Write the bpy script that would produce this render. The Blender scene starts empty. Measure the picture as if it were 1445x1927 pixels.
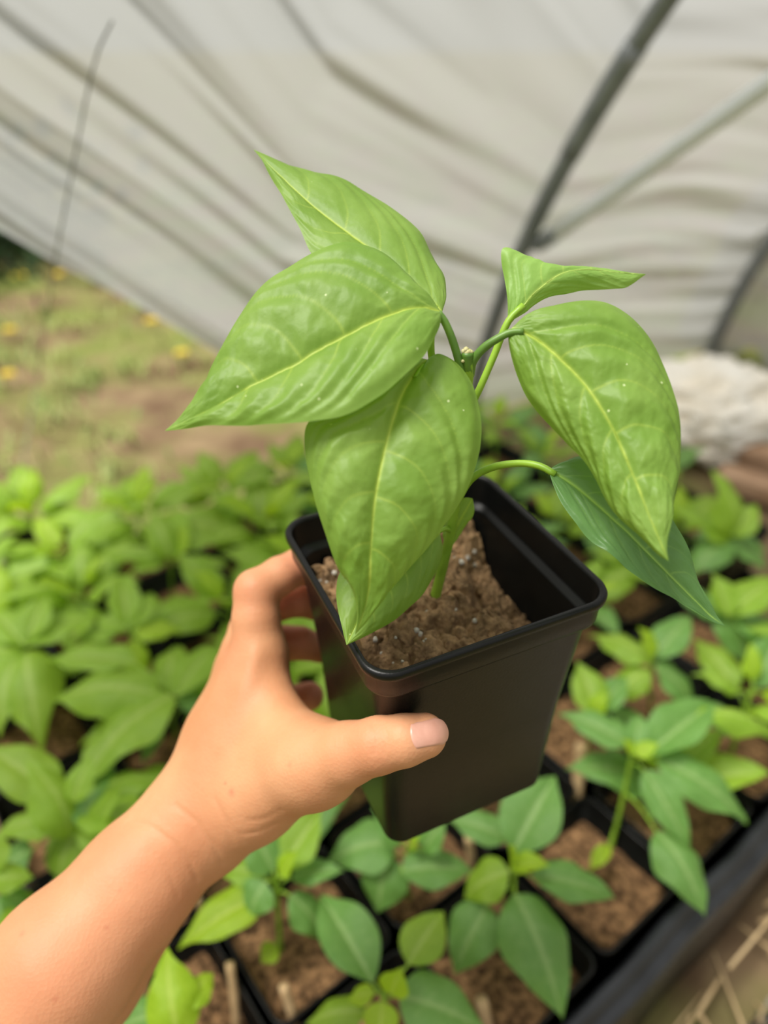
import bpy, math, random
import numpy as np
from mathutils import Vector, Matrix
random.seed(7)
rng = np.random.default_rng(11)

# ------------------------------------------------------------------ camera, world, light, exposure
F_PX, PITCH, HC = 1400.0, math.radians(33.0), 0.74
CP, SP = math.cos(PITCH), math.sin(PITCH)
sc = bpy.context.scene
COL = sc.collection
cam_d = bpy.data.cameras.new('camera')
cam = bpy.data.objects.new('camera', cam_d)
COL.objects.link(cam)
cam.location = (0, 0, HC)
cam.rotation_euler = (math.pi / 2 - PITCH, 0, 0)
cam_d.sensor_fit = 'HORIZONTAL'
cam_d.sensor_width = 36.0
cam_d.lens = 36.0 * F_PX / 1445.0
cam_d.clip_start = 0.01
cam_d.dof.use_dof = True
cam_d.dof.focus_distance = 0.272
cam_d.dof.aperture_fstop = 5.6
sc.camera = cam
sc.view_settings.view_transform = 'Standard'
sc.view_settings.look = 'None'
sc.view_settings.gamma = 1.0
sc.view_settings.use_curve_mapping = False
sc.view_settings.exposure = 0.18

world = bpy.data.worlds.new('overcast_sky')
sc.world = world
world.use_nodes = True
wn = world.node_tree.nodes
wl = world.node_tree.links
wn.clear()
w_out = wn.new('ShaderNodeOutputWorld')
w_bg = wn.new('ShaderNodeBackground')
w_tc = wn.new('ShaderNodeTexCoord')
w_sep = wn.new('ShaderNodeSeparateXYZ')
w_ramp = wn.new('ShaderNodeValToRGB')
wl.new(w_tc.outputs['Generated'], w_sep.inputs[0])
wl.new(w_sep.outputs['Z'], w_ramp.inputs[0])
wl.new(w_ramp.outputs[0], w_bg.inputs['Color'])
wl.new(w_bg.outputs[0], w_out.inputs[0])
w_ramp.color_ramp.elements[0].position = 0.0
w_ramp.color_ramp.elements[0].color = (0.47, 0.475, 0.43, 1)
w_ramp.color_ramp.elements[1].position = 0.85
w_ramp.color_ramp.elements[1].color = (1.0, 0.99, 0.97, 1)
w_bg.inputs['Strength'].default_value = 0.8

sun_d = bpy.data.lights.new('sun', 'SUN')
sun_d.energy = 4.6
sun_d.angle = math.radians(26)
sun_d.color = (1.0, 0.965, 0.90)
sun = bpy.data.objects.new('sun', sun_d)
COL.objects.link(sun)
SUN_DIR = Vector((-0.42, -0.05, 1.0)).normalized()
sun.rotation_euler = SUN_DIR.to_track_quat('Z', 'Y').to_euler()
sun.location = (0, 0, 5)


# ------------------------------------------------------------------ numeric helpers
def cam2w(p):
    p = np.asarray(p, float)
    x, y, z = p[..., 0], p[..., 1], p[..., 2]
    return np.stack([x, -y * SP + z * CP, HC - y * CP - z * SP], -1)


def dep(px, py, d):
    """pixel + depth along the view axis -> world point"""
    return cam2w(np.array([(px - 722.5) / F_PX * d, (py - 963.5) / F_PX * d, d]))


def ray(px, py):
    return cam2w(np.array([(px - 722.5) / F_PX, (py - 963.5) / F_PX, 1.0])) - np.array([0, 0, HC])


def onz(px, py, z):
    d = ray(px, py)
    return np.array([0, 0, HC]) + d * ((z - HC) / d[2])


def hash3(i, j, k, seed):
    n = (i * 374761393 + j * 668265263 + k * 2147483647 + seed * 974711) & 0xffffffff
    n = ((n ^ (n >> 13)) * 1274126177) & 0xffffffff
    n = ((n ^ (n >> 16)) * 2246822519) & 0xffffffff
    return ((n ^ (n >> 15)) & 0xffff) / 65535.0


def vnoise(p, seed=0):
    """value noise in [-1, 1] for an (N,3) array"""
    p = np.asarray(p, float)
    i = np.floor(p).astype(np.int64)
    f = p - i
    f = f * f * f * (f * (f * 6 - 15) + 10)
    out = 0
    for a in (0, 1):
        for b in (0, 1):
            for c in (0, 1):
                w = (f[..., 0] if a else 1 - f[..., 0]) * (f[..., 1] if b else 1 - f[..., 1]) * (f[..., 2] if c else 1 - f[..., 2])
                out = out + w * hash3(i[..., 0] + a, i[..., 1] + b, i[..., 2] + c, seed)
    return out * 2 - 1


def fbm(p, seed=0, octv=4, gain=0.5):
    s, a, t = 0, 1.0, 0
    p = np.asarray(p, float)
    for o in range(octv):
        s = s + a * vnoise(p * (2 ** o) + 17.3 * o, seed + o)
        t += a
        a *= gain
    return s / t


def smooth(a, b, x):
    t = np.clip((x - a) / (b - a), 0, 1)
    return t * t * (3 - 2 * t)


def spline(pts, n, per=24):
    """Catmull-Rom through pts, resampled to n points of equal arc length"""
    P = np.asarray(pts, float)
    if len(P) < 3:
        t = np.linspace(0, 1, n)[:, None]
        return P[0] + (P[-1] - P[0]) * t
    Q = np.vstack([2 * P[0] - P[1], P, 2 * P[-1] - P[-2]])
    out = []
    for k in range(1, len(Q) - 2):
        p0, p1, p2, p3 = Q[k - 1], Q[k], Q[k + 1], Q[k + 2]
        t = np.linspace(0, 1, per, endpoint=False)[:, None]
        out.append(0.5 * (2 * p1 + (p2 - p0) * t + (2 * p0 - 5 * p1 + 4 * p2 - p3) * t ** 2 + (3 * p1 - p0 - 3 * p2 + p3) * t ** 3))
    out.append(P[-1:])
    C = np.vstack(out)
    s = np.r_[0, np.cumsum(np.linalg.norm(np.diff(C[:, :2] if C.shape[1] < 3 else C, axis=0), axis=1))]
    u = np.linspace(0, s[-1], n)
    return np.stack([np.interp(u, s, C[:, k]) for k in range(C.shape[1])], 1)


# ------------------------------------------------------------------ object helpers
def new_mesh(name, verts, faces, mat=None, smooth_shade=True):
    me = bpy.data.meshes.new(name)
    me.from_pydata([tuple(map(float, v)) for v in verts], [], [tuple(map(int, f)) for f in faces])
    if mat is not None:
        me.materials.append(mat)
    if smooth_shade:
        me.polygons.foreach_set('use_smooth', [True] * len(me.polygons))
    me.update()
    return me


def link(name, me, parent=None, loc=None):
    o = bpy.data.objects.new(name, me)
    COL.objects.link(o)
    if parent is not None:
        o.parent = parent
    if loc is not None:
        o.location = loc
    return o


def obj(name, verts, faces, mat, parent=None, smooth_shade=True):
    """world-space verts; the parent is an un-rotated Empty, so only its place is taken off"""
    v = np.asarray(verts, float)
    if parent is not None:
        v = v - np.array(parent.location)
    return link(name, new_mesh(name, v, faces, mat, smooth_shade), parent)


def thing(name, label, cat, loc, group=None):
    o = bpy.data.objects.new(name, None)
    COL.objects.link(o)
    o.empty_display_size = 0.02
    o.location = loc
    o['label'] = label
    o['category'] = cat
    if group:
        o['group'] = group
    return o


def tag(o, label, cat, group=None, kind=None):
    if label:
        o['label'] = label
    if cat:
        o['category'] = cat
    if group:
        o['group'] = group
    if kind:
        o['kind'] = kind
    return o


def grid_faces(nu, nv):
    a = np.arange(nu * nv).reshape(nu, nv)
    return np.stack([a[:-1, :-1], a[1:, :-1], a[1:, 1:], a[:-1, 1:]], -1).reshape(-1, 4)


def set_attr(me, name, vals):
    at = me.attributes.new(name, 'FLOAT', 'POINT')
    at.data.foreach_set('value', np.asarray(vals, np.float32).ravel())


def tube(pts, radii, seg=12, cap=True):
    P = np.asarray(pts, float)
    n = len(P)
    R = np.full(n, radii, float) if np.isscalar(radii) else np.asarray(radii, float)
    T = np.gradient(P, axis=0)
    T /= np.linalg.norm(T, axis=1)[:, None] + 1e-12
    ref = np.array([0, 0, 1.0]) if abs(T[0][2]) < 0.9 else np.array([1.0, 0, 0])
    N = np.cross(T[0], ref)
    N /= np.linalg.norm(N)
    vs, fs = [], []
    for k in range(n):
        N = N - T[k] * (N @ T[k])
        N /= np.linalg.norm(N)
        B = np.cross(T[k], N)
        for s in range(seg):
            a = 2 * math.pi * s / seg
            vs.append(P[k] + R[k] * (math.cos(a) * N + math.sin(a) * B))
    for k in range(n - 1):
        for s in range(seg):
            s2 = (s + 1) % seg
            fs.append((k * seg + s, k * seg + s2, (k + 1) * seg + s2, (k + 1) * seg + s))
    if cap:
        fs.append(tuple(range(seg))[::-1])
        fs.append(tuple(range((n - 1) * seg, n * seg)))
    return np.array(vs), fs


def merge(parts):
    V, Fc, o = [], [], 0
    for v, f in parts:
        V.append(np.asarray(v, float))
        Fc += [tuple(int(i) + o for i in q) for q in f]
        o += len(v)
    return np.vstack(V), Fc


def rounded_ring(half, r, z, seg=6):
    pts = []
    r = max(min(r, half), 1e-4)
    for q, (sx, sy) in enumerate(((1, 1), (-1, 1), (-1, -1), (1, -1))):
        for s in range(seg + 1):
            a = math.pi / 2 * (q + s / seg)
            pts.append((sx * (half - r) + r * math.cos(a), sy * (half - r) + r * math.sin(a), z))
    return np.array(pts)


def loft(rings, cap_first=True, cap_last=True):
    n = len(rings[0])
    V = np.vstack(rings)
    fs = []
    for k in range(len(rings) - 1):
        for s in range(n):
            s2 = (s + 1) % n
            fs.append((k * n + s, k * n + s2, (k + 1) * n + s2, (k + 1) * n + s))
    if cap_first:
        fs.append(tuple(range(n))[::-1])
    if cap_last:
        fs.append(tuple(range((len(rings) - 1) * n, len(rings) * n)))
    return V, fs


# ------------------------------------------------------------------ materials
def mat_new(name):
    m = bpy.data.materials.new(name)
    m.use_nodes = True
    nt = m.node_tree
    nt.nodes.clear()
    out = nt.nodes.new('ShaderNodeOutputMaterial')
    return m, nt, out


def N(nt, t, **kw):
    n = nt.nodes.new(t)
    for k, v in kw.items():
        if k in n.inputs:
            n.inputs[k].default_value = v
        else:
            setattr(n, k, v)
    return n


def noise_col(nt, scale, c1, c2, detail=4, lo=0.35, hi=0.65, coord='Object', rough=0.55):
    tc = N(nt, 'ShaderNodeTexCoord')
    no = N(nt, 'ShaderNodeTexNoise', Scale=scale, Detail=detail, Roughness=rough)
    nt.links.new(tc.outputs[coord], no.inputs['Vector'])
    r = N(nt, 'ShaderNodeValToRGB')
    r.color_ramp.elements[0].position = lo
    r.color_ramp.elements[0].color = (*c1, 1)
    r.color_ramp.elements[1].position = hi
    r.color_ramp.elements[1].color = (*c2, 1)
    nt.links.new(no.outputs['Fac'], r.inputs[0])
    return r, no, tc


def mat_simple(name, c1, c2, scale=30, rough=0.5, bump=0.0, bscale=80, metal=0.0, spec=0.5):
    m, nt, out = mat_new(name)
    r, no, tc = noise_col(nt, scale, c1, c2)
    b = N(nt, 'ShaderNodeBsdfPrincipled', Roughness=rough, Metallic=metal)
    b.inputs['Specular IOR Level'].default_value = spec
    nt.links.new(r.outputs[0], b.inputs['Base Color'])
    if bump:
        n2 = N(nt, 'ShaderNodeTexNoise', Scale=bscale, Detail=5)
        nt.links.new(tc.outputs['Object'], n2.inputs['Vector'])
        bp = N(nt, 'ShaderNodeBump', Strength=bump, Distance=0.004)
        nt.links.new(n2.outputs['Fac'], bp.inputs['Height'])
        nt.links.new(bp.outputs[0], b.inputs['Normal'])
    nt.links.new(b.outputs[0], out.inputs['Surface'])
    return m


def mat_leaf(name, c_lo, c_hi, c_vein, c_trans, trans=0.35, rough=0.42, nscale=35, bump=0.25, specks=False):
    m, nt, out = mat_new(name)
    L = nt.links
    r, no, tc = noise_col(nt, nscale, c_lo, c_hi, detail=3)
    at = N(nt, 'ShaderNodeAttribute')
    at.attribute_name = 'vein'
    mx = N(nt, 'ShaderNodeMix', data_type='RGBA')
    L.new(at.outputs['Fac'], mx.inputs[0])
    L.new(r.outputs[0], mx.inputs[6])
    mx.inputs[7].default_value = (*c_vein, 1)
    col = mx.outputs[2]
    if specks:
        vo = N(nt, 'ShaderNodeTexVoronoi', Scale=170.0)
        L.new(tc.outputs['Object'], vo.inputs['Vector'])
        lt = N(nt, 'ShaderNodeMath', operation='LESS_THAN')
        lt.inputs[1].default_value = 0.072
        L.new(vo.outputs['Distance'], lt.inputs[0])
        n3 = N(nt, 'ShaderNodeTexNoise', Scale=38.0, Detail=1)
        L.new(tc.outputs['Object'], n3.inputs['Vector'])
        gt = N(nt, 'ShaderNodeMath', operation='GREATER_THAN')
        gt.inputs[1].default_value = 0.53
        L.new(n3.outputs['Fac'], gt.inputs[0])
        mu = N(nt, 'ShaderNodeMath', operation='MULTIPLY')
        L.new(lt.outputs[0], mu.inputs[0])
        L.new(gt.outputs[0], mu.inputs[1])
        mx2 = N(nt, 'ShaderNodeMix', data_type='RGBA')
        L.new(mu.outputs[0], mx2.inputs[0])
        L.new(col, mx2.inputs[6])
        mx2.inputs[7].default_value = (0.62, 0.72, 0.36, 1)
        col = mx2.outputs[2]
    b = N(nt, 'ShaderNodeBsdfPrincipled', Roughness=rough)
    b.inputs['Specular IOR Level'].default_value = 0.42
    L.new(col, b.inputs['Base Color'])
    n2 = N(nt, 'ShaderNodeTexNoise', Scale=420.0, Detail=3)
    L.new(tc.outputs['Object'], n2.inputs['Vector'])
    bp = N(nt, 'ShaderNodeBump', Strength=bump, Distance=0.0006)
    L.new(n2.outputs['Fac'], bp.inputs['Height'])
    L.new(bp.outputs[0], b.inputs['Normal'])
    tr = N(nt, 'ShaderNodeBsdfTranslucent')
    tr.inputs['Color'].default_value = (*c_trans, 1)
    ms = N(nt, 'ShaderNodeMixShader')
    ms.inputs[0].default_value = trans
    L.new(b.outputs[0], ms.inputs[1])
    L.new(tr.outputs[0], ms.inputs[2])
    L.new(ms.outputs[0], out.inputs['Surface'])
    return m


M = {}
M['leaf'] = mat_leaf('pepper_leaf', (0.155, 0.282, 0.036), (0.225, 0.362, 0.066), (0.46, 0.58, 0.09), (0.36, 0.60, 0.02), 0.30, 0.50, specks=True)
M['leaf_pale'] = mat_leaf('pepper_leaf_underside', (0.24, 0.43, 0.085), (0.30, 0.50, 0.11), (0.55, 0.70, 0.16), (0.38, 0.64, 0.05), 0.35, 0.48)
M['leaf_dark'] = mat_leaf('pepper_leaf_mature', (0.085, 0.20, 0.060), (0.12, 0.25, 0.075), (0.30, 0.48, 0.10), (0.26, 0.52, 0.05), 0.30, 0.42)
M['seed_leaf'] = mat_leaf('seedling_leaf', (0.22, 0.40, 0.028), (0.31, 0.49, 0.045), (0.44, 0.60, 0.13), (0.46, 0.68, 0.015), 0.38, 0.42, nscale=25)
M['seed_green'] = mat_leaf('seedling_leaf_broad', (0.120, 0.28, 0.055), (0.175, 0.35, 0.075), (0.30, 0.47, 0.15), (0.26, 0.52, 0.04), 0.30, 0.42, nscale=25)
M['seed_lime'] = mat_leaf('seedling_leaf_young', (0.30, 0.50, 0.016), (0.40, 0.60, 0.030), (0.52, 0.68, 0.10), (0.52, 0.72, 0.01), 0.42, 0.42, nscale=25)
M['stem'] = mat_simple('green_stem', (0.20, 0.36, 0.022), (0.30, 0.48, 0.04), 60, 0.45)
M['stem_dark'] = mat_simple('dark_green_stem', (0.07, 0.16, 0.018), (0.12, 0.24, 0.028), 80, 0.45)
M['cut'] = mat_simple('cut_stem_end', (0.42, 0.40, 0.16), (0.55, 0.50, 0.26), 300, 0.7)
M['pot'] = mat_simple('black_pot_plastic', (0.0034, 0.0035, 0.0033), (0.0052, 0.0054, 0.0050), 60, 0.34, 0.05, 900, spec=0.26)
M['tray'] = mat_simple('black_tray_plastic', (0.012, 0.013, 0.015), (0.022, 0.024, 0.028), 25, 0.42, 0.1, 120)


def mat_soil(name, c, lo=.45, hi=1.75, p0=.3, p1=.72):
    m, nt, out = mat_new(name)
    L = nt.links
    tc = N(nt, 'ShaderNodeTexCoord')
    no = N(nt, 'ShaderNodeTexNoise', Scale=160.0, Detail=6, Roughness=0.62)
    L.new(tc.outputs['Object'], no.inputs['Vector'])
    r = N(nt, 'ShaderNodeValToRGB')
    r.color_ramp.elements[0].position = p0
    r.color_ramp.elements[0].color = (*[x * lo for x in c], 1)
    r.color_ramp.elements[1].position = p1
    r.color_ramp.elements[1].color = (*[min(x * hi, 1) for x in c], 1)
    L.new(no.outputs['Fac'], r.inputs[0])
    n1 = N(nt, 'ShaderNodeTexNoise', Scale=38.0, Detail=3)
    L.new(tc.outputs['Object'], n1.inputs['Vector'])
    mx = N(nt, 'ShaderNodeMix', data_type='RGBA', blend_type='MULTIPLY')
    mx.inputs[0].default_value = 0.7
    rr = N(nt, 'ShaderNodeValToRGB')
    rr.color_ramp.elements[0].position = 0.35
    rr.color_ramp.elements[0].color = (0.55, 0.50, 0.44, 1)
    rr.color_ramp.elements[1].position = 0.65
    rr.color_ramp.elements[1].color = (1.25, 1.2, 1.1, 1)
    L.new(n1.outputs['Fac'], rr.inputs[0])
    L.new(r.outputs[0], mx.inputs[6])
    L.new(rr.outputs[0], mx.inputs[7])
    b = N(nt, 'ShaderNodeBsdfPrincipled', Roughness=0.95)
    b.inputs['Specular IOR Level'].default_value = 0.15
    L.new(mx.outputs[2], b.inputs['Base Color'])
    bp = N(nt, 'ShaderNodeBump', Strength=0.9, Distance=0.002)
    n2 = N(nt, 'ShaderNodeTexNoise', Scale=420.0, Detail=5)
    L.new(tc.outputs['Object'], n2.inputs['Vector'])
    L.new(n2.outputs['Fac'], bp.inputs['Height'])
    L.new(bp.outputs[0], b.inputs['Normal'])
    L.new(b.outputs[0], out.inputs['Surface'])
    return m


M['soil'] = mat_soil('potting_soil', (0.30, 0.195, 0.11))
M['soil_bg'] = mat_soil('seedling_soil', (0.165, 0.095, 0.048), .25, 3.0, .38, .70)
M['perlite'] = mat_simple('perlite', (0.42, 0.38, 0.32), (0.55, 0.51, 0.45), 200, 0.85)
M['wood_stick'] = mat_simple('dry_wood', (0.42, 0.27, 0.13), (0.55, 0.38, 0.20), 40, 0.7)
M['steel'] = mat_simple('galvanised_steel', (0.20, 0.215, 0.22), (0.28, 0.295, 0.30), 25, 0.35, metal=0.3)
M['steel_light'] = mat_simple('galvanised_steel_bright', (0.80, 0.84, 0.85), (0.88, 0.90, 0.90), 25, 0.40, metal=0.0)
M['cord'] = mat_simple('grey_cord', (0.16, 0.16, 0.15), (0.22, 0.22, 0.20), 40, 0.8)
M['straw'] = mat_simple('dry_straw', (0.45, 0.31, 0.15), (0.68, 0.50, 0.27), 18, 0.75)
M['sack'] = mat_simple('cream_sacking', (0.90, 0.82, 0.68), (0.96, 0.93, 0.86), 9, 0.85, 0.4, 120)
M['board'] = mat_simple('weathered_board', (0.36, 0.21, 0.12), (0.55, 0.36, 0.23), 14, 0.8, 0.3, 60)
M['hose'] = mat_simple('blue_hose', (0.10, 0.20, 0.34), (0.14, 0.26, 0.40), 40, 0.5)
M['nail'] = mat_simple('finger_nail', (0.58, 0.29, 0.21), (0.64, 0.34, 0.25), 150, 0.32)
M['shrub'] = mat_simple('outside_shrub', (0.020, 0.045, 0.014), (0.05, 0.10, 0.028), 30, 0.8)


def mat_film():
    m, nt, out = mat_new('greenhouse_film')
    L = nt.links
    r, no, tc = noise_col(nt, 2.2, (0.44, 0.435, 0.405), (0.50, 0.50, 0.505), detail=2)
    at = N(nt, 'ShaderNodeAttribute')
    at.attribute_name = 'tint'
    mx = N(nt, 'ShaderNodeMix', data_type='RGBA')
    L.new(at.outputs['Fac'], mx.inputs[0])
    L.new(r.outputs[0], mx.inputs[6])
    mx.inputs[7].default_value = (0.50, 0.435, 0.405, 1)
    d = N(nt, 'ShaderNodeBsdfPrincipled', Roughness=0.38)
    d.inputs['Specular IOR Level'].default_value = 0.5
    L.new(mx.outputs[2], d.inputs['Base Color'])
    t = N(nt, 'ShaderNodeBsdfTranslucent')
    t.inputs['Color'].default_value = (0.545, 0.55, 0.545, 1)
    ms = N(nt, 'ShaderNodeMixShader')
    ms.inputs[0].default_value = 0.58
    L.new(d.outputs[0], ms.inputs[1])
    L.new(t.outputs[0], ms.inputs[2])
    cl = N(nt, 'ShaderNodeBsdfTransparent')
    cl.inputs['Color'].default_value = (0.95, 0.95, 0.95, 1)
    m2 = N(nt, 'ShaderNodeMixShader')
    m2.inputs[0].default_value = 0.20
    L.new(ms.outputs[0], m2.inputs[1])
    L.new(cl.outputs[0], m2.inputs[2])
    L.new(m2.outputs[0], out.inputs['Surface'])
    return m


M['film'] = mat_film()


def mat_ground():
    m, nt, out = mat_new('trodden_ground')
    L = nt.links
    r, no, tc = noise_col(nt, 9.0, (0.13, 0.080, 0.047), (0.25, 0.18, 0.10), detail=6)
    n1 = N(nt, 'ShaderNodeTexNoise', Scale=3.2, Detail=5)
    L.new(tc.outputs['Object'], n1.inputs['Vector'])
    rr = N(nt, 'ShaderNodeValToRGB')
    rr.color_ramp.elements[0].position = 0.42
    rr.color_ramp.elements[0].color = (0, 0, 0, 1)
    rr.color_ramp.elements[1].position = 0.62
    rr.color_ramp.elements[1].color = (0.75, 0.75, 0.75, 1)
    L.new(n1.outputs['Fac'], rr.inputs[0])
    mx = N(nt, 'ShaderNodeMix', data_type='RGBA')
    L.new(rr.outputs[0], mx.inputs[0])
    L.new(r.outputs[0], mx.inputs[6])
    mx.inputs[7].default_value = (0.17, 0.225, 0.045, 1)
    b = N(nt, 'ShaderNodeBsdfPrincipled', Roughness=0.95)
    b.inputs['Specular IOR Level'].default_value = 0.1
    L.new(mx.outputs[2], b.inputs['Base Color'])
    L.new(b.outputs[0], out.inputs['Surface'])
    return m


M['ground'] = mat_ground()
M['grass'] = mat_simple('short_grass', (0.17, 0.26, 0.05), (0.36, 0.40, 0.11), 6, 0.6)
M['dandelion'] = mat_simple('yellow_flower', (0.75, 0.55, 0.03), (0.85, 0.66, 0.06), 60, 0.6)


def mat_skin():
    m, nt, out = mat_new('skin')
    L = nt.links
    tc = N(nt, 'ShaderNodeTexCoord')
    n1 = N(nt, 'ShaderNodeTexNoise', Scale=22.0, Detail=4, Roughness=0.5)
    L.new(tc.outputs['Object'], n1.inputs['Vector'])
    r = N(nt, 'ShaderNodeValToRGB')
    r.color_ramp.elements[0].position = 0.32
    r.color_ramp.elements[0].color = (0.54, 0.238, 0.112, 1)
    r.color_ramp.elements[1].position = 0.68
    r.color_ramp.elements[1].color = (0.63, 0.322, 0.165, 1)
    L.new(n1.outputs['Fac'], r.inputs[0])
    # redder knuckles and finger ends, carried per vertex
    at = N(nt, 'ShaderNodeAttribute')
    at.attribute_name = 'flush'
    mx = N(nt, 'ShaderNodeMix', data_type='RGBA')
    L.new(at.outputs['Fac'], mx.inputs[0])
    L.new(r.outputs[0], mx.inputs[6])
    mx.inputs[7].default_value = (0.58, 0.205, 0.115, 1)
    # freckles
    vo = N(nt, 'ShaderNodeTexVoronoi', Scale=75.0)
    L.new(tc.outputs['Object'], vo.inputs['Vector'])
    lt = N(nt, 'ShaderNodeMapRange')
    lt.inputs[1].default_value = 0.0
    lt.inputs[2].default_value = 0.12
    lt.inputs[3].default_value = 0.35
    lt.inputs[4].default_value = 0.0
    L.new(vo.outputs['Distance'], lt.inputs[0])
    n3 = N(nt, 'ShaderNodeTexNoise', Scale=30.0, Detail=1)
    L.new(tc.outputs['Object'], n3.inputs['Vector'])
    gt = N(nt, 'ShaderNodeMath', operation='GREATER_THAN')
    gt.inputs[1].default_value = 0.56
    L.new(n3.outputs['Fac'], gt.inputs[0])
    mu = N(nt, 'ShaderNodeMath', operation='MULTIPLY')
    L.new(lt.outputs[0], mu.inputs[0])
    L.new(gt.outputs[0], mu.inputs[1])
    mx2 = N(nt, 'ShaderNodeMix', data_type='RGBA')
    L.new(mu.outputs[0], mx2.inputs[0])
    L.new(mx.outputs[2], mx2.inputs[6])
    mx2.inputs[7].default_value = (0.36, 0.14, 0.075, 1)
    am = N(nt, 'ShaderNodeAttribute')
    am.attribute_name = 'mole'
    mx3 = N(nt, 'ShaderNodeMix', data_type='RGBA')
    L.new(am.outputs['Fac'], mx3.inputs[0])
    L.new(mx2.outputs[2], mx3.inputs[6])
    mx3.inputs[7].default_value = (0.46, 0.13, 0.07, 1)
    b = N(nt, 'ShaderNodeBsdfPrincipled', Roughness=0.55)
    b.inputs['Specular IOR Level'].default_value = 0.32
    b.inputs['Subsurface Weight'].default_value = 0.22
    b.inputs['Subsurface Radius'].default_value = (1.0, 0.35, 0.18)
    b.inputs['Subsurface Scale'].default_value = 0.006
    L.new(mx3.outputs[2], b.inputs['Base Color'])
    n2 = N(nt, 'ShaderNodeTexNoise', Scale=260.0, Detail=4, Roughness=0.6)
    L.new(tc.outputs['Object'], n2.inputs['Vector'])
    vb = N(nt, 'ShaderNodeTexVoronoi', Scale=700.0)
    L.new(tc.outputs['Object'], vb.inputs['Vector'])
    ad = N(nt, 'ShaderNodeMath', operation='ADD')
    L.new(n2.outputs['Fac'], ad.inputs[0])
    L.new(vb.outputs['Distance'], ad.inputs[1])
    bp = N(nt, 'ShaderNodeBump', Strength=0.10, Distance=0.0010)
    L.new(ad.outputs[0], bp.inputs['Height'])
    L.new(bp.outputs[0], b.inputs['Normal'])
    L.new(b.outputs[0], out.inputs['Surface'])
    return m


M['skin'] = mat_skin()


def mat_sheet():
    m, nt, out = mat_new('clear_plastic_sheet')
    L = nt.links
    g = N(nt, 'ShaderNodeBsdfGlossy', Roughness=0.22)
    g.inputs['Color'].default_value = (0.9, 0.92, 0.95, 1)
    t = N(nt, 'ShaderNodeBsdfTransparent')
    t.inputs['Color'].default_value = (0.80, 0.80, 0.80, 1)
    ms = N(nt, 'ShaderNodeMixShader')
    fr = N(nt, 'ShaderNodeFresnel', IOR=1.5)
    ad = N(nt, 'ShaderNodeMath', operation='ADD')
    ad.inputs[1].default_value = 0.03
    L.new(fr.outputs[0], ad.inputs[0])
    L.new(ad.outputs[0], ms.inputs[0])
    L.new(t.outputs[0], ms.inputs[1])
    L.new(g.outputs[0], ms.inputs[2])
    L.new(ms.outputs[0], out.inputs['Surface'])
    return m


M['sheet'] = mat_sheet()

# ------------------------------------------------------------------ large structure: ground and film tunnel
nx = ny = 150
gx = np.sign(np.linspace(-1, 1, nx)) * np.abs(np.linspace(-1, 1, nx)) ** 2.2 * 30
gy = np.r_[np.linspace(-2.5, 4.5, ny - 40), 4.5 + 30 * np.linspace(0, 1, 41)[1:] ** 1.8]
GX, GY = np.meshgrid(gx, gy, indexing='ij')
gp = np.stack([GX, GY, 0 * GX], -1).reshape(-1, 3)
gp[:, 2] = 0.012 * fbm(gp * 5.0, 3) - 0.012
o = obj('ground', gp, grid_faces(nx, ny), M['ground'])
tag(o, 'trodden brown earth with patches of short grass', 'ground', kind='structure')

B0 = onz(880, 800, 0.0)[:2]
B2 = onz(1335, 670, 0.0)[:2]
AX = (B2 - B0)
HOOP_GAP = float(np.linalg.norm(AX))
AX = AX / HOOP_GAP
NX = np.array([AX[1], -AX[0]])                    # into the tunnel: to the right and towards the viewer


def wall_sz(px, py):
    """where the sight line meets the upright plane of the near hoop -> (inward offset, height)"""
    d = ray(px, py)
    t = (B0 @ AX) / (d[:2] @ AX)
    p = d * t
    return float((p[:2] - B0) @ NX), HC + float(p[2])


prof = [wall_sz(*q) for q in ((905, 700), (930, 620), (985, 450), (1080, 270), (1180, 110), (1260, 0))]
zz = np.array([q[1] for q in prof])
ss = np.array([q[0] for q in prof])
A_ = np.stack([zz, zz ** 2], 1)
PC = np.linalg.lstsq(A_, ss, rcond=None)[0]


def s_of(z):
    z = np.asarray(z, float)
    return PC[0] * z + PC[1] * z ** 2


def wall_pt(u, z, off=0.0):
    s = s_of(z) + off
    u = np.asarray(u, float)
    return np.stack([B0[0] + u * AX[0] + s * NX[0], B0[1] + u * AX[1] + s * NX[1], np.asarray(z, float) + 0 * u], -1)


def wall_hit(px, py):
    """sight line against the film surface -> (u, z)"""
    d = ray(px, py)
    lo, hi = 0.2, 6.0
    def g(t):
        p = d[:2] * t - B0
        return p @ NX - s_of(max(HC + d[2] * t, -0.5))
    for _ in range(60):
        mid = (lo + hi) / 2
        if g(mid) > 0:
            lo = mid
        else:
            hi = mid
    p = d * lo
    return float((p[:2] - B0) @ AX), HC + float(p[2])


edge = sorted([wall_hit(*q) for q in ((0, 440), (100, 498), (200, 550), (300, 605), (400, 662), (520, 730))])
eu = np.array([q[0] for q in edge])
ez = np.array([q[1] for q in edge])
sl = np.polyfit(eu, ez, 1)


def z_bottom(u):
    u = np.asarray(u, float)
    z = np.where(u < eu[0], ez[0] + sl[0] * (u - eu[0]), np.interp(u, eu, ez))
    z = np.where(u > eu[-1], ez[-1] * (1 - (u - eu[-1]) / max(0.02 - eu[-1], 0.02)), z)
    return np.clip(z, 0.0, 1.0)


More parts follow.
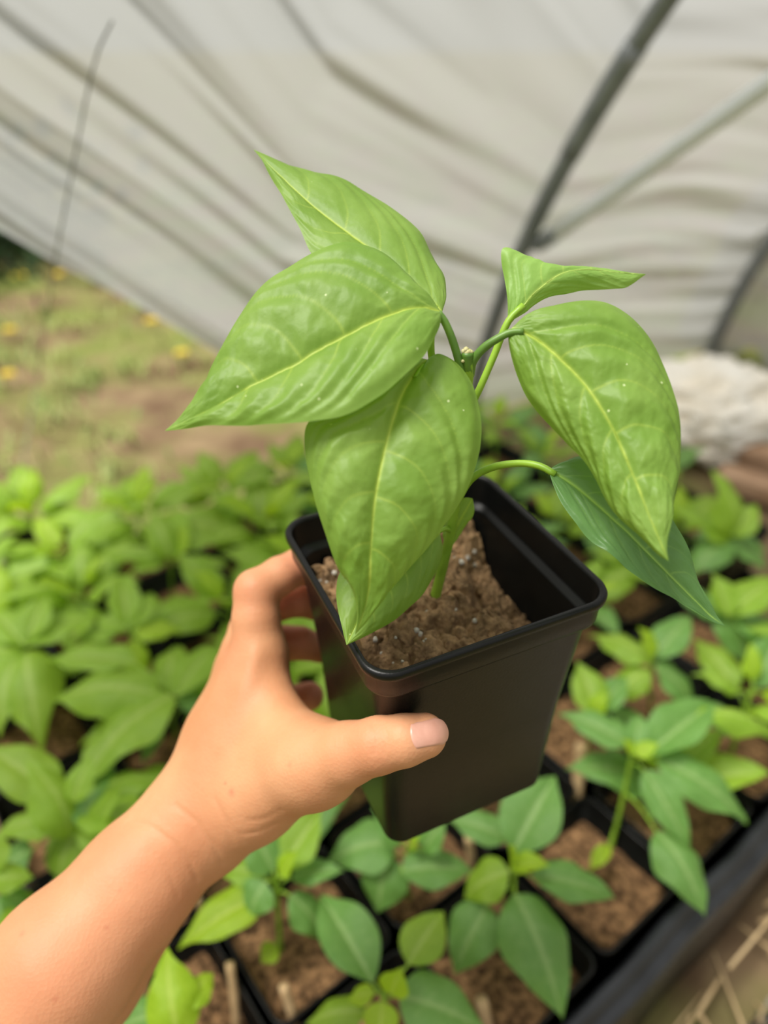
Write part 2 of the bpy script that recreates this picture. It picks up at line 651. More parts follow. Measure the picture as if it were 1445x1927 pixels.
def folds(u, q, seed):
    """cloth relief: long creases that run along u, q is the distance across them"""
    p = np.stack([u * 1.3, q * 21.0, 0 * u], -1)
    warp = 0.35 * vnoise(np.stack([u * 2.0, q * 4.0, 0 * u + 5], -1), seed + 9)
    p[..., 1] = p[..., 1] + warp * 3.0
    a = vnoise(p, seed)
    b = vnoise(p * np.array([1.7, 2.1, 1]), seed + 3)
    r = 1 - np.abs(vnoise(p * np.array([0.9, 0.8, 1]) + 40, seed + 5)) * 2
    return 0.016 * a + 0.008 * b + 0.008 * np.clip(r, 0, 1) ** 2


nu, nw = 260, 240
U = np.linspace(-1.9, HOOP_GAP + 0.08, nu)
W_ = np.linspace(0, 1, nw)
UU, WW = np.meshgrid(U, W_, indexing='ij')
zb = z_bottom(UU)
ztop = 1.15
ZZ = zb + (ztop - zb) * WW ** 1.0
q = ZZ - zb * (1 - smooth(-0.25, 0.25, UU) * 0.0)
pull = smooth(0.0, 0.5, np.abs(UU)) * 0.7 + 0.3          # creases die down where the film lies on the hoop
off = -0.026 - 0.030 * np.sin(np.clip(UU / HOOP_GAP, 0, 1) * math.pi) * 0 + folds(UU, q + 0.10 * smooth(0, 0.8, UU), 21) * pull * (1.55 - 0.85 * smooth(-0.05, 0.25, UU)) - 0.010 * pull
film = wall_pt(UU.ravel(), ZZ.ravel(), off.ravel())
o = obj('wall_left', film, grid_faces(nu, nw), M['film'])
set_attr(o.data, 'tint', smooth(0.02, 0.15, UU) * smooth(0.28, 0.55, ZZ) * 0.65)
tag(o, 'creased white greenhouse film side, its lower edge lifted off the ground', 'greenhouse film', kind='structure')

# end film, square to the side at the far hoop
ns, nz = 120, 140
S = np.linspace(-0.14, 1.6, ns)
Wz = np.linspace(0, 1, nz)
SS, WZ = np.meshgrid(S, Wz, indexing='ij')
z0 = 0.0 + 0.05 * smooth(0.16, 0.09, SS) * smooth(0.02, 0.09, SS)
ZE = z0 + (1.75 - z0) * WZ
SE = SS + s_of(ZE)
fold_e = folds(SS, ZE * 0.9 + SS * 0.3, 61) * 1.2
eu2 = HOOP_GAP + 0.03 + fold_e
endp = np.stack([B0[0] + eu2 * AX[0] + SE * NX[0], B0[1] + eu2 * AX[1] + SE * NX[1], ZE], -1).reshape(-1, 3)
o = obj('wall_back', endp, grid_faces(ns, nz), M['film'])
set_attr(o.data, 'tint', 0 * SS)
tag(o, 'grey white greenhouse film closing the far end', 'greenhouse film', kind='structure')


def hoop(u, label, r, mat):
    zs = np.linspace(-0.02, 1.7, 60)
    pts = wall_pt(np.full(60, u), zs, 0.0)
    v, f = tube(pts, r, 20)
    root = thing('greenhouse_hoop', label, 'hoop', tuple(pts[0]), 'galvanised hoops of the tunnel')
    obj('hoop_tube', v, f, mat, root)
    return root


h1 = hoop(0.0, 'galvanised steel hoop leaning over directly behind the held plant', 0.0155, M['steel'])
sleeve = wall_pt(np.zeros(8), np.linspace(wall_sz(1110, 228)[1] - 0.05, wall_sz(1110, 228)[1] + 0.10, 8))
v, f = tube(sleeve, 0.0172, 20)
obj('joint_sleeve', v, f, M['steel'], h1)
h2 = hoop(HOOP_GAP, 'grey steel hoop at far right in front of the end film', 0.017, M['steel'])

# diagonal brace from the near hoop up to the end of the tunnel
pA = dep(1012, 462, float(((wall_pt(0, wall_sz(985, 450)[1]) - np.array([0, 0, HC])) @ np.array([0, CP, -SP]))))
sA = wall_pt(0, wall_sz(985, 455)[1], 0.03)
dA = ray(1445, 158)
pE = np.array([0, 0, HC]) + dA * 0.98
bdir = (pE - pA) / np.linalg.norm(pE - pA)
root = thing('diagonal_brace', 'bright straight steel brace pipe fixed to the hoop above the held plant', 'brace', tuple(pA))
v, f = tube(np.linspace(pA, pE + bdir * 0.9, 12), 0.0135, 20)
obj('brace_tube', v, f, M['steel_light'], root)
v, f = tube(np.array([sA - bdir * 0.01, sA + (pA - sA) * 0.6, pA + bdir * 0.02, pA + bdir * 0.05]), [0.006, 0.011, 0.0145, 0.0135], 16)
obj('brace_clamp', v, f, M['steel'], root)

# ------------------------------------------------------------------ leaf surfaces
def vein_field(u, v, L, Wd, seed=0, n=7, wid=0.00052):
    """vein strength 0..1 and puckering height 0..1; u along the midrib, v across (-1..1)"""
    av = np.abs(v)
    rs = np.random.default_rng(seed)
    mid_w = wid * (1.5 - 1.0 * u)
    mid = np.exp(-(av * Wd / mid_w) ** 2) * (1 - smooth(0.93, 1.0, u))
    sec = np.zeros_like(u)
    puck = np.full_like(u, 9.0)
    for side in (-1, 1):
        starts = 0.02 + 0.82 * (np.arange(n) / n) ** 1.08 + rs.uniform(-0.012, 0.012, n) + (0.03 if side > 0 else 0)
        m = (v * side) >= 0
        for k, s0 in enumerate(starts):
            c = s0 + (1 - s0) * (0.20 * av + 0.34 * av ** 2.2)
            c = c + 0.0015 * np.sin(av * 17 + k * 2 + side)
            d = np.abs(u - c) * L
            d = np.where(m, d, 9.0)
            w = wid * (0.80 - 0.45 * av)
            sec = np.maximum(sec, np.exp(-(d / w) ** 2) * (0.50 - 0.42 * av) * smooth(1.0, 0.80, av))
            puck = np.minimum(puck, d)
    puck = np.minimum(puck, av * Wd)
    return np.clip(np.maximum(mid, sec), 0, 1), puck


def held_leaf(name, mid, left, right, offl, offr, mat, parent, seed=1, arch=0.003, bumps=0.0011, nu=200, nv=46, veins=5, label=None):
    mid = np.asarray(mid, float)
    mc = spline(mid, nu)
    s = np.linspace(0, 1, len(mid))
    # depth along the midrib by its own arc length
    cl = spline([p for p in left], nu)
    cr = spline([p for p in right], nu)
    cl[0] = cr[0] = mc[0, :2]
    cl[-1] = cr[-1] = mc[-1, :2]
    u = np.linspace(0, 1, nu)
    env = np.sin(np.pi * np.clip(u, 0, 1) ** 0.8) ** 0.8
    dl = mc[:, 2] + offl * env
    dr = mc[:, 2] + offr * env
    vv = np.r_[-np.linspace(1, 0, nv, endpoint=False), np.linspace(0, 1, nv + 1)]
    vv = np.sign(vv) * np.abs(vv) ** 1.15
    nvv = len(vv)
    Pm = np.array([dep(*p) for p in mc])
    Pl = np.array([dep(cl[k, 0], cl[k, 1], dl[k]) for k in range(nu)])
    Pr = np.array([dep(cr[k, 0], cr[k, 1], dr[k]) for k in range(nu)])
    av = np.abs(vv)[None, :, None]
    side = (vv < 0)[None, :, None]
    P = Pm[:, None, :] + np.where(side, Pl[:, None, :] - Pm[:, None, :], Pr[:, None, :] - Pm[:, None, :]) * av
    du = np.gradient(P, axis=0)
    dv = np.gradient(P, axis=1)
    Nn = np.cross(du, dv)
    Nn /= np.linalg.norm(Nn, axis=2)[..., None] + 1e-12
    toc = np.array([0, 0, HC]) - P
    flip = np.sign(np.mean(np.sum(Nn * toc, 2)))
    Nn = Nn * flip
    # smooth the normals by taking the leaf mean with the local one
    mean = Nn.mean((0, 1))
    Nn = Nn * 0.5 + mean * 0.5
    Nn /= np.linalg.norm(Nn, axis=2)[..., None]
    Lm = np.sum(np.linalg.norm(np.diff(Pm, axis=0), axis=1))
    UUu, VV = np.meshgrid(u, vv, indexing='ij')
    Wd = np.where(VV < 0, np.linalg.norm(Pl - Pm, axis=1)[:, None], np.linalg.norm(Pr - Pm, axis=1)[:, None])
    ve, pk = vein_field(UUu, VV, Lm, np.maximum(Wd, 1e-4), seed, veins)
    aV = np.abs(VV)
    h = arch * 4 * aV * (1 - aV) * env[:, None]
    fade = smooth(0, 0.06, UUu) * smooth(1.0, 0.9, UUu)
    h = h + bumps * 0.80 * (1 - np.exp(-(pk / 0.0045) ** 2)) * fade * smooth(1.0, 0.86, aV)
    q3 = np.stack([UUu * Lm * 110, VV * 3.4, np.full_like(VV, seed * 3.1)], -1)
    h = h + bumps * 0.62 * fbm(q3, seed, 4) * fade * smooth(1.02, 0.8, aV)
    h = h + 0.0012 * vnoise(np.stack([UUu * 9, np.sign(VV) * 3, np.full_like(VV, seed)], -1), seed + 4) * aV ** 3 * fade
    h = h - 0.0005 * np.exp(-(aV * Wd / 0.0016) ** 2) * fade
    P = P + Nn * h[..., None]
    fcs = grid_faces(nu, nvv)
    if flip < 0:
        fcs = fcs[:, ::-1]
    ob = obj(name, P.reshape(-1, 3), fcs, mat, parent)
    set_attr(ob.data, 'vein', ve.ravel())
    if label:
        ob['label'] = label
    return ob


# seedling leaf forms: unit length along +X, breadth along Y, upper face +Z
def leaf_form(kind):
    nu, nv = 26, 13
    u = np.linspace(0, 1, nu)
    v = np.linspace(-1, 1, nv)
    UUu, VV = np.meshgrid(u, v, indexing='ij')
    pr = kind
    peak = pr.get('peak', 0.38)
    w = np.sin(np.pi * u ** (math.log(0.5) / math.log(peak)))
    w = np.clip(w, 0, 1) ** pr.get('pow', 0.9)
    w = w * (1 - 0.25 * smooth(0.7, 1.0, u)) * 0.5
    y = VV * w[:, None]
    sag = pr.get('sag', 0.12)
    z = -sag * (UUu ** 2) * 1.0 + pr.get('rise', 0.0) * np.sin(np.pi * UUu)
    fold = pr.get('fold', 0.3)
    z = z + fold * np.abs(y) - pr.get('roll', 0.6) * y ** 2
    wave = pr.get('wave', 0.02)
    z = z + wave * np.sin(UUu * 15 + np.sign(VV) * 1.3 + pr.get('ph', 0)) * np.abs(VV) ** 2 * smooth(0, .15, UUu)
    ve, pk = vein_field(UUu, VV, 1.0, np.maximum(w[:, None], 1e-3) + 0 * VV, pr.get('seed', 3), 6, wid=0.016)
    z = z + 0.012 * (1 - np.exp(-(pk / 0.04) ** 2)) * smooth(0, 0.1, UUu) * smooth(1, 0.9, UUu)
    yshift = pr.get('bend', 0.0) * UUu ** 2
    P = np.stack([UUu, y + yshift, z], -1).reshape(-1, 3)
    return P, grid_faces(nu, nv), ve.ravel()


FORMS = [dict(sag=.16, rise=.05, fold=.35, roll=.7, seed=1), dict(sag=.30, rise=.10, fold=.20, roll=.9, wave=.03, seed=2, bend=.08),
         dict(sag=.05, rise=.03, fold=.45, roll=.5, seed=3, peak=.42), dict(sag=.42, rise=.15, fold=.15, roll=1.1, wave=.035, ph=2, seed=4, bend=-.10),
         dict(sag=.20, rise=.08, fold=.30, roll=.8, wave=.025, ph=4, peak=.34, seed=5)]
LEAF = {}
for mk in ('seed_leaf', 'seed_green', 'seed_lime'):
    for k, fm in enumerate(FORMS):
        P, fcs, ve = leaf_form(fm)
        me = new_mesh('leaf', P, fcs, M[mk])
        set_attr(me, 'vein', ve)
        LEAF[mk, k] = me


def put_leaf(parent, base, tip, width, mk, form, roll=0.0, up=(0, 0, 1)):
    """base and tip in world space; width in metres"""
    base = Vector(base)
    tip = Vector(tip)
    x = tip - base
    L = x.length
    x.normalize()
    up = Vector(up)
    y = up.cross(x)
    if y.length < 0.15:
        y = Vector((0, -1, 0)).cross(x)
    y.normalize()
    z = x.cross(y)
    if roll:
        R = Matrix.Rotation(roll, 3, x)
        y = R @ y
        z = R @ z
    fm = FORMS[form]
    # the form sags by fm['sag'] at its end; tilt so that its tip meets the wanted point
    a = math.atan(fm['sag'])
    b = fm.get('bend', 0.0)
    R = Matrix.Rotation(-a, 3, y)
    x2, z2 = R @ x, R @ z
    R = Matrix.Rotation(-math.atan(b), 3, z2)
    x2, y2 = R @ x2, R @ y
    Ls = L / math.sqrt(1 + fm['sag'] ** 2 + b * b)
    m = Matrix((x2 * Ls, y2 * width, z2 * Ls)).transposed().to_4x4()
    m.translation = base - Vector(parent.location)
    ob = bpy.data.objects.new('leaf', LEAF[mk, form])
    COL.objects.link(ob)
    ob.parent = parent
    ob.matrix_local = m
    return ob


# ------------------------------------------------------------------ seedlings in square pots, standing in trays
RIM = 0.14
G0 = onz(1119, 1632, RIM)
GA = math.radians(38)
E1 = np.array([math.cos(GA), math.sin(GA), 0])
E2 = np.array([-math.sin(GA), math.cos(GA), 0])
PITCH_G = 0.112
PH = 0.130


def cell(i, j):
    return G0 + E1 * PITCH_G * i + E2 * PITCH_G * j


def pot_rings(a, b, h, band=0.015):
    k = lambda z: a - 0.0015 + (b - a) * (-z / h)
    return [rounded_ring(b * 0.6, 0.01, -h + 0.003), rounded_ring(b - 0.004, 0.007, -h + 0.003), rounded_ring(b - 0.003, 0.007, -h), rounded_ring(b, 0.008, -h + 0.002),
            rounded_ring(k(-band - 0.001) - 0.0012, 0.0095, -band - 0.001), rounded_ring(a - 0.0008, 0.0105, -band + 0.001),
            rounded_ring(a - 0.0004, 0.011, -0.0042), rounded_ring(a + 0.0008, 0.0115, -0.0034), rounded_ring(a + 0.001, 0.0115, -0.0012),
            rounded_ring(a + 0.0002, 0.011, 0.0), rounded_ring(a - 0.0010, 0.0105, 0.0), rounded_ring(a - 0.0018, 0.010, -0.0012),
            rounded_ring(a - 0.0024, 0.0095, -band + 0.001), rounded_ring(a - 0.0052, 0.0085, -band - 0.0012),
            rounded_ring(b - 0.0015, 0.007, -h + 0.006)]


pv, pf = loft(pot_rings(0.0525, 0.0421, PH))
yaw = Matrix.Rotation(GA, 3, 'Z')
YAW = np.array(yaw)
POT_ME = new_mesh('pot', pv @ YAW.T + np.array([0, 0, PH]), pf, M['pot'])
SOIL_ME = []
for k in range(4):
    n = 34
    a = np.linspace(-1, 1, n)
    A, B = np.meshgrid(a, a, indexing='ij')
    hw = 0.0480
    # squircle so that the corners follow the pot
    X = A * hw * np.sqrt(1 - 0.12 * B ** 2)
    Y = B * hw * np.sqrt(1 - 0.12 * A ** 2)
    p = np.stack([X, Y, 0 * X], -1).reshape(-1, 3)
    p[:, 2] = PH - 0.024 + 0.005 * fbm(p * 90, 30 + k, 4, 0.65) - 0.003 * (np.maximum(np.abs(A), np.abs(B)).ravel() ** 4)
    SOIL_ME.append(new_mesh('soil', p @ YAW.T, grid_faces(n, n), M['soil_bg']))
STEM_CACHE = {}


def seedling(i, j, label, node=None, foot=None):
    c = cell(i, j)
    base = Vector((c[0], c[1], RIM - PH))
    t = thing('potted_seedling', label, 'seedling', base, 'pepper seedlings in the trays')
    link('pot', POT_ME, t)
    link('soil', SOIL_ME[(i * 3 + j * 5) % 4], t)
    ft = np.array(foot) if foot is not None else c + np.array([0, 0, -0.028])
    nd = np.array(node) if node is not None else ft + np.array([random.uniform(-.012, .012), random.uniform(-.012, .012), random.uniform(.065, .095)])
    mid = (ft + nd) / 2 + np.array([random.uniform(-.004, .004), random.uniform(-.004, .004), 0])
    v, f = tube(spline([ft - np.array([0, 0, .012]), ft, mid, nd], 14), np.linspace(.0022, .0017, 14), 8)
    obj('stem', v, f, M['stem'], t)
    return t, ft, nd


def petiole(t, a, b, r=0.0010, sag=0.004):
    a, b = np.asarray(a), np.asarray(b)
    m = (a + b) / 2 + np.array([0, 0, sag])
    v, f = tube(spline([a, m, b], 8), r, 6)
    obj('petiole', v, f, M['stem'], t)


def ordinal(n):
    return ['first', 'second', 'third', 'fourth', 'fifth', 'sixth', 'seventh', 'eighth', 'ninth', 'tenth', 'eleventh'][n]


MK = {'g': 'seed_green', 'l': 'seed_leaf', 'y': 'seed_lime'}
# traced seedlings: (i,j): label, foot px, node px + height above the rim, leaves (base px, z, tip px, z, breadth px, colour, form, roll)
TR = {}
TR[0, 0] = ('tall pepper seedling with spreading leaves and a pale seed leaf, beside the tray rim', (1152, 1590), (1190, 1415, .085), [
    (1185, 1405, .085, 1050, 1345, .085, 78, 'g', 0, 0), (1215, 1425, .09, 1345, 1322, .10, 95, 'g', 2, 0), (1305, 1345, .10, 1462, 1392, .06, 62, 'l', 1, 0),
    (1235, 1430, .085, 1405, 1550, .045, 92, 'g', 4, .2), (1212, 1450, .08, 1298, 1600, .045, 66, 'g', 0, .4), (1235, 1565, .05, 1330, 1725, .02, 92, 'g', 1, 0),
    (1195, 1400, .095, 1205, 1345, .105, 40, 'g', 2, 0), (1195, 1420, .09, 1240, 1400, .10, 34, 'y', 0, .3), (1190, 1420, .09, 1170, 1390, .10, 30, 'y', 0, .3),
    (1146, 1592, .008, 1110, 1640, .003, 30, 'y', 2, 0)])
TR[-1, 0] = ('bushy low pepper seedling with a long drooping front leaf, below the held pot', (955, 1745), (968, 1635, .07), [
    (965, 1605, .075, 1045, 1460, .10, 118, 'g', 2, 0), (955, 1580, .07, 838, 1542, .07, 72, 'g', 0, 0), (958, 1640, .075, 872, 1692, .045, 88, 'l', 4, 0),
    (1000, 1650, .07, 1158, 1692, .05, 82, 'g', 0, 0), (968, 1682, .06, 1064, 1918, .02, 128, 'g', 1, 0), (918, 1702, .05, 855, 1835, .015, 100, 'g', 4, 0),
    (960, 1630, .075, 1035, 1630, .09, 46, 'y', 2, 0), (965, 1625, .08, 955, 1590, .10, 40, 'y', 0, 0), (962, 1725, .02, 948, 1762, .01, 32, 'y', 2, 0)])
TR[-2, 1] = ('pepper seedling with a bright lime leaf pointing left, just right of the forearm', (528, 1790), (520, 1665, .07), [
    (505, 1680, .06, 335, 1787, .045, 88, 'y', 0, 0), (545, 1685, .065, 612, 1765, .03, 70, 'g', 1, 0), (550, 1650, .07, 648, 1640, .075, 55, 'g', 0, 0),
    (530, 1640, .08, 605, 1525, .10, 92, 'l', 2, 0), (515, 1640, .08, 470, 1560, .10, 84, 'g', 0, 0), (500, 1650, .07, 410, 1640, .06, 62, 'l', 4, 0),
    (500, 1660, .08, 470, 1725, .06, 78, 'g', 4, 0), (530, 1650, .09, 560, 1600, .11, 40, 'y', 2, 0), (522, 1780, .008, 492, 1812, .003, 44, 'y', 2, 0)])
TR[-2, 0] = ('lowest pepper seedling with two pale veined leaves, at bottom centre of the picture', (722, 2000), (722, 1868, .07), [
    (702, 1850, .065, 603, 1685, .06, 112, 'g', 2, 0), (768, 1815, .07, 835, 1715, .07, 88, 'l', 0, 0), (750, 1875, .065, 915, 1945, .04, 122, 'g', 4, 0),
    (705, 1868, .07, 655, 1885, .06, 40, 'y', 0, 0), (720, 1885, .075, 712, 1975, .06, 66, 'y', 4, 0), (735, 1870, .08, 755, 1820, .10, 60, 'y', 2, .4),
    (690, 1905, .05, 575, 1935, .03, 70, 'l', 1, 0)])
TR[-1, 1] = ('shaded pepper seedling half hidden directly under the held pot', (770, 1690), (770, 1605, .06), [
    (745, 1585, .06, 615, 1622, .045, 112, 'g', 4, 0), (735, 1610, .055, 712, 1718, .02, 96, 'g', 1, 0), (755, 1640, .06, 890, 1640, .05, 88, 'g', 0, 0),
    (795, 1600, .07, 840, 1545, .09, 64, 'g', 2, 0), (760, 1580, .07, 700, 1520, .09, 84, 'g', 0, 0), (775, 1595, .075, 790, 1570, .09, 30, 'y', 0, 0)])
TR[-3, 1] = ('lime yellow pepper seedling with a crinkled leaf, beside the forearm at bottom left', (330, 2010), (330, 1900, .07), [
    (340, 1960, .07, 318, 1778, .09, 104, 'y', 3, 0), (330, 1905, .065, 205, 1945, .04, 84, 'g', 0, 0), (345, 1900, .08, 400, 1830, .07, 60, 'y', 1, 0), (300, 1830, .05, 255, 1760, .06, 40, 'l', 1, 0)])
TR[-2, 4] = ('small rosette seedling of pointed lime leaves, left of the index finger', (288, 1305), (243, 1185, .07), [
    (243, 1180, .08, 228, 1085, .10, 62, 'l', 2, 0), (235, 1190, .075, 132, 1212, .06, 52, 'l', 0, 0), (255, 1195, .075, 345, 1188, .065, 60, 'y', 4, 0),
    (250, 1205, .07, 268, 1290, .03, 46, 'y', 0, 0), (240, 1185, .08, 180, 1165, .08, 50, 'l', 0, 0), (250, 1180, .08, 290, 1120, .09, 50, 'l', 0, 0)])
TR[-2, 3] = ('large leaved pepper seedling left of the wrist, its broad leaves overlapping', (322, 1345), (318, 1300, .085), [
    (300, 1308, .09, 95, 1330, .07, 112, 'l', 1, -.2), (325, 1310, .09, 140, 1505, .06, 130, 'l', 4, .2), (335, 1310, .08, 412, 1215, .07, 82, 'l', 0, 0),
    (315, 1345, .07, 270, 1440, .02, 66, 'g', 0, 0), (255, 1250, .095, 85, 1250, .08, 76, 'l', 0, 0), (335, 1325, .07, 400, 1330, .05, 66, 'g', 1, 0)])
TR[-1, 5] = ('slim pepper seedling with pale leaves above the knuckles of the hand', (335, 1165), (322, 1058, .075), [
    (335, 1062, .08, 432, 1068, .07, 44, 'l', 0, 0), (328, 1045, .085, 428, 1018, .085, 46, 'l', 2, 0), (315, 1060, .08, 240, 1082, .07, 40, 'l', 0, 0),
    (315, 1050, .085, 175, 1062, .07, 48, 'l', 1, 0), (322, 1050, .09, 290, 960, .12, 62, 'l', 3, 0), (325, 1055, .085, 350, 990, .11, 50, 'y', 2, 0)])
TR[-3, 4] = ('dense pepper seedling at the left edge with a broad leaf lying flat', (60, 1330), (52, 1215, .08), [
    (40, 1215, .085, 185, 1160, .085, 84, 'l', 0, 0), (50, 1225, .08, 70, 1420, .04, 108, 'l', 3, 0), (40, 1230, .085, 5, 1390, .05, 84, 'l', 1, 0),
    (45, 1215, .09, -20, 1150, .09, 64, 'l', 0, 0), (52, 1210, .09, 90, 1120, .11, 70, 'l', 2, 0), (45, 1220, .085, -60, 1260, .07, 80, 'l', 4, 0)])
TR[-3, 3] = ('upright pepper seedling with two raised leaves, left of the forearm', (140, 1600), (138, 1495, .08), [
    (132, 1575, .06, 52, 1425, .10, 96, 'l', 3, .4), (175, 1585, .06, 233, 1478, .10, 60, 'l', 2, 0), (125, 1545, .07, -12, 1575, .06, 72, 'l', 4, 0),
    (150, 1560, .07, 215, 1440, .05, 70, 'g', 0, 0), (60, 1600, .05, 0, 1655, .03, 90, 'g', 1, 0), (140, 1510, .09, 175, 1420, .11, 60, 'l', 0, 0)])
TR[-3, 2] = ('pepper seedling at the left edge tucked behind the forearm', (60, 1720), (20, 1660, .07), [
    (-20, 1660, .08, 64, 1652, .07, 66, 'l', 0, 0), (-10, 1650, .08, -40, 1560, .10, 80, 'l', 2, 0), (0, 1680, .07, 60, 1720, .04, 60, 'g', 1, 0), (10, 1700, .06, -30, 1760, .04, 70, 'g', 1, 0)])
TR[5, 2] = ('pepper seedling with upright round topped leaves near the cream sack', (1390, 1080), (1375, 1010, .07), [
    (1372, 1015, .07, 1342, 882, .15, 86, 'l', 3, 0), (1370, 1015, .07, 1440, 1075, .04, 70, 'g', 0, 0), (1365, 1020, .065, 1255, 960, .10, 80, 'l', 4, 0),
    (1380, 1010, .08, 1425, 950, .11, 60, 'l', 0, 0), (1370, 1020, .07, 1300, 1090, .04, 70, 'g', 1, 0)])
TR[2, 1] = ('pepper seedling with a pale arching leaf right of the held pot', (1225, 1340), (1225, 1245, .08), [
    (1225, 1250, .085, 1105, 1200, .075, 72, 'l', 1, 0), (1232, 1255, .08, 1310, 1350, .03, 88, 'g', 4, 0), (1232, 1240, .085, 1300, 1160, .10, 70, 'g', 0, 0),
    (1220, 1260, .08, 1150, 1330, .05, 66, 'l', 1, 0), (1225, 1240, .09, 1200, 1180, .12, 50, 'y', 2, 0)])
TR[3, 1] = ('pepper seedling at the right edge below the tip of the lowest held leaf', (1375, 1255), (1370, 1165, .08), [
    (1355, 1140, .085, 1402, 1262, .03, 96, 'g', 4, 0), (1375, 1160, .085, 1460, 1090, .10, 74, 'l', 0, 0), (1360, 1165, .08, 1255, 1110, .09, 74, 'g', 0, 0),
    (1370, 1160, .09, 1340, 1080, .12, 62, 'l', 2, 0), (1380, 1175, .075, 1470, 1230, .04, 70, 'g', 1, 0)])

TR[1, 1] = ('seedling with one bright upright leaf against the lower right corner of the held pot', (1105, 1420), (1115, 1350, .07), [
    (1122, 1345, .08, 1086, 1246, .10, 74, 'l', 0, 0), (1120, 1345, .075, 1180, 1275, .09, 60, 'g', 2, 0), (1118, 1345, .08, 1135, 1300, .10, 36, 'y', 0, 0)])

TR[0, 1] = ('seedling pot just behind the lower right edge of the held pot, beside the thick stake', (900, 1470), (890, 1425, .06), [
    (885, 1425, .065, 800, 1405, .06, 70, 'g', 0, 0), (890, 1432, .06, 850, 1500, .03, 70, 'g', 1, 0), (895, 1422, .065, 950, 1345, .08, 66, 'g', 2, 0), (888, 1420, .07, 860, 1370, .09, 40, 'y', 0, 0)])


def build_traced(key, data):
    label, fpx, npx, leaves = data
    ft = onz(fpx[0], fpx[1], RIM - .026)
    c = cell(*key)
    d2 = ft[:2] - c[:2]
    m = np.max(np.abs(d2))
    if m > 0.035:
        ft[:2] = c[:2] + d2 * 0.035 / m
    nd = onz(npx[0], npx[1], RIM + npx[2])
    t, ft, nd = seedling(key[0], key[1], label, nd, ft)
    for (bx, by, bz, tx, ty, tz, w, ck, form, roll) in leaves:
        b = onz(bx, by, RIM + bz)
        tp = onz(tx, ty, RIM + tz)
        dpt = (b[1] * CP - (b[2] - HC) * SP)
        put_leaf(t, b, tp, w * dpt / F_PX * 1.0, MK[ck], form, roll)
        on_stem = ft + (nd - ft) * min(1.0, max(0.15, (b[2] - ft[2]) / max(nd[2] - ft[2], .01) - .08))
        petiole(t, on_stem, b)
    if key[0] <= -2 and key[1] >= 2:
        for q in range(5):
            a = random.uniform(0, 6.28)
            L = random.uniform(.06, .09)
            lv = random.uniform(.35, .8)
            st = ft + (nd - ft) * lv
            hz = np.array([math.cos(a), math.sin(a), 0])
            b = st + hz * .016 + np.array([0, 0, .008])
            el = random.uniform(-.3, .25)
            put_leaf(t, b, b + (hz * math.cos(el) + np.array([0, 0, math.sin(el)])) * L, L * random.uniform(.5, .6), 'seed_leaf', random.randrange(5), random.uniform(-.3, .3))
            petiole(t, st, b)


GEN = [(i, j) for j in range(0, 8) for i in range(-4, 7)]
SKIP = {(-4, 0), (-3, 0), (4, 0), (5, 0), (6, 0), (-4, 1), (-4, 2), (-4, 3), (-4, 4), (-4, 5), (-4, 6), (-4, 7), (-3, 7), (5, 1), (6, 1), (6, 2), (6, 3), (6, 4), (6, 5), (5, 4), (5, 5),
        (6, 6), (5, 6), (0, 7), (1, 7), (2, 7), (3, 7), (4, 7), (5, 7), (6, 7), (-1, 7), (4, 1)}
used = []
for (i, j) in GEN:
    if (i, j) in SKIP:
        continue
    used.append((i, j))
rows = {}
for (i, j) in used:
    rows.setdefault(j, []).append(i)
for (i, j) in used:
    if (i, j) in TR:
        build_traced((i, j), TR[i, j])
        continue
    k = i - min(rows[j])
    nm = {0: 'the row along the rim'}.get(j, 'the %s row from the rim' % ordinal(j))
    where = 'nearest pot' if k == 0 else '%s pot from the viewer' % ordinal(k)
    label = 'pepper seedling, %s in %s' % (where, nm)
    t, ft, nd = seedling(i, j, label)
    left = i <= 0 and j >= 3
    n = random.randint(8, 10) if left else random.randint(7, 8)
    a0 = random.uniform(0, 6.28)
    for q in range(n):
        a = a0 + q * 2.399 + random.uniform(-.3, .3)
        lv = q / (n - 1)
        L = (0.078 - 0.038 * lv) * random.uniform(.85, 1.15) * (1.22 if left else 1.05)
        el = random.uniform(-.15, .30) + 0.55 * lv
        hz = np.array([math.cos(a), math.sin(a), 0])
        st = ft + (nd - ft) * (0.55 + 0.45 * lv)
        pl = (0.022 - 0.014 * lv)
        b = st + hz * pl + np.array([0, 0, pl * .7])
        tp = b + (hz * math.cos(el) + np.array([0, 0, math.sin(el)])) * L
        form = random.randrange(5)
        mk = 'seed_lime' if lv > 0.75 else ('seed_leaf' if (left or random.random() < .5) else 'seed_green')
        put_leaf(t, b, tp, L * random.uniform(.50, .62), mk, form, random.uniform(-.35, .35))
        petiole(t, st, b)

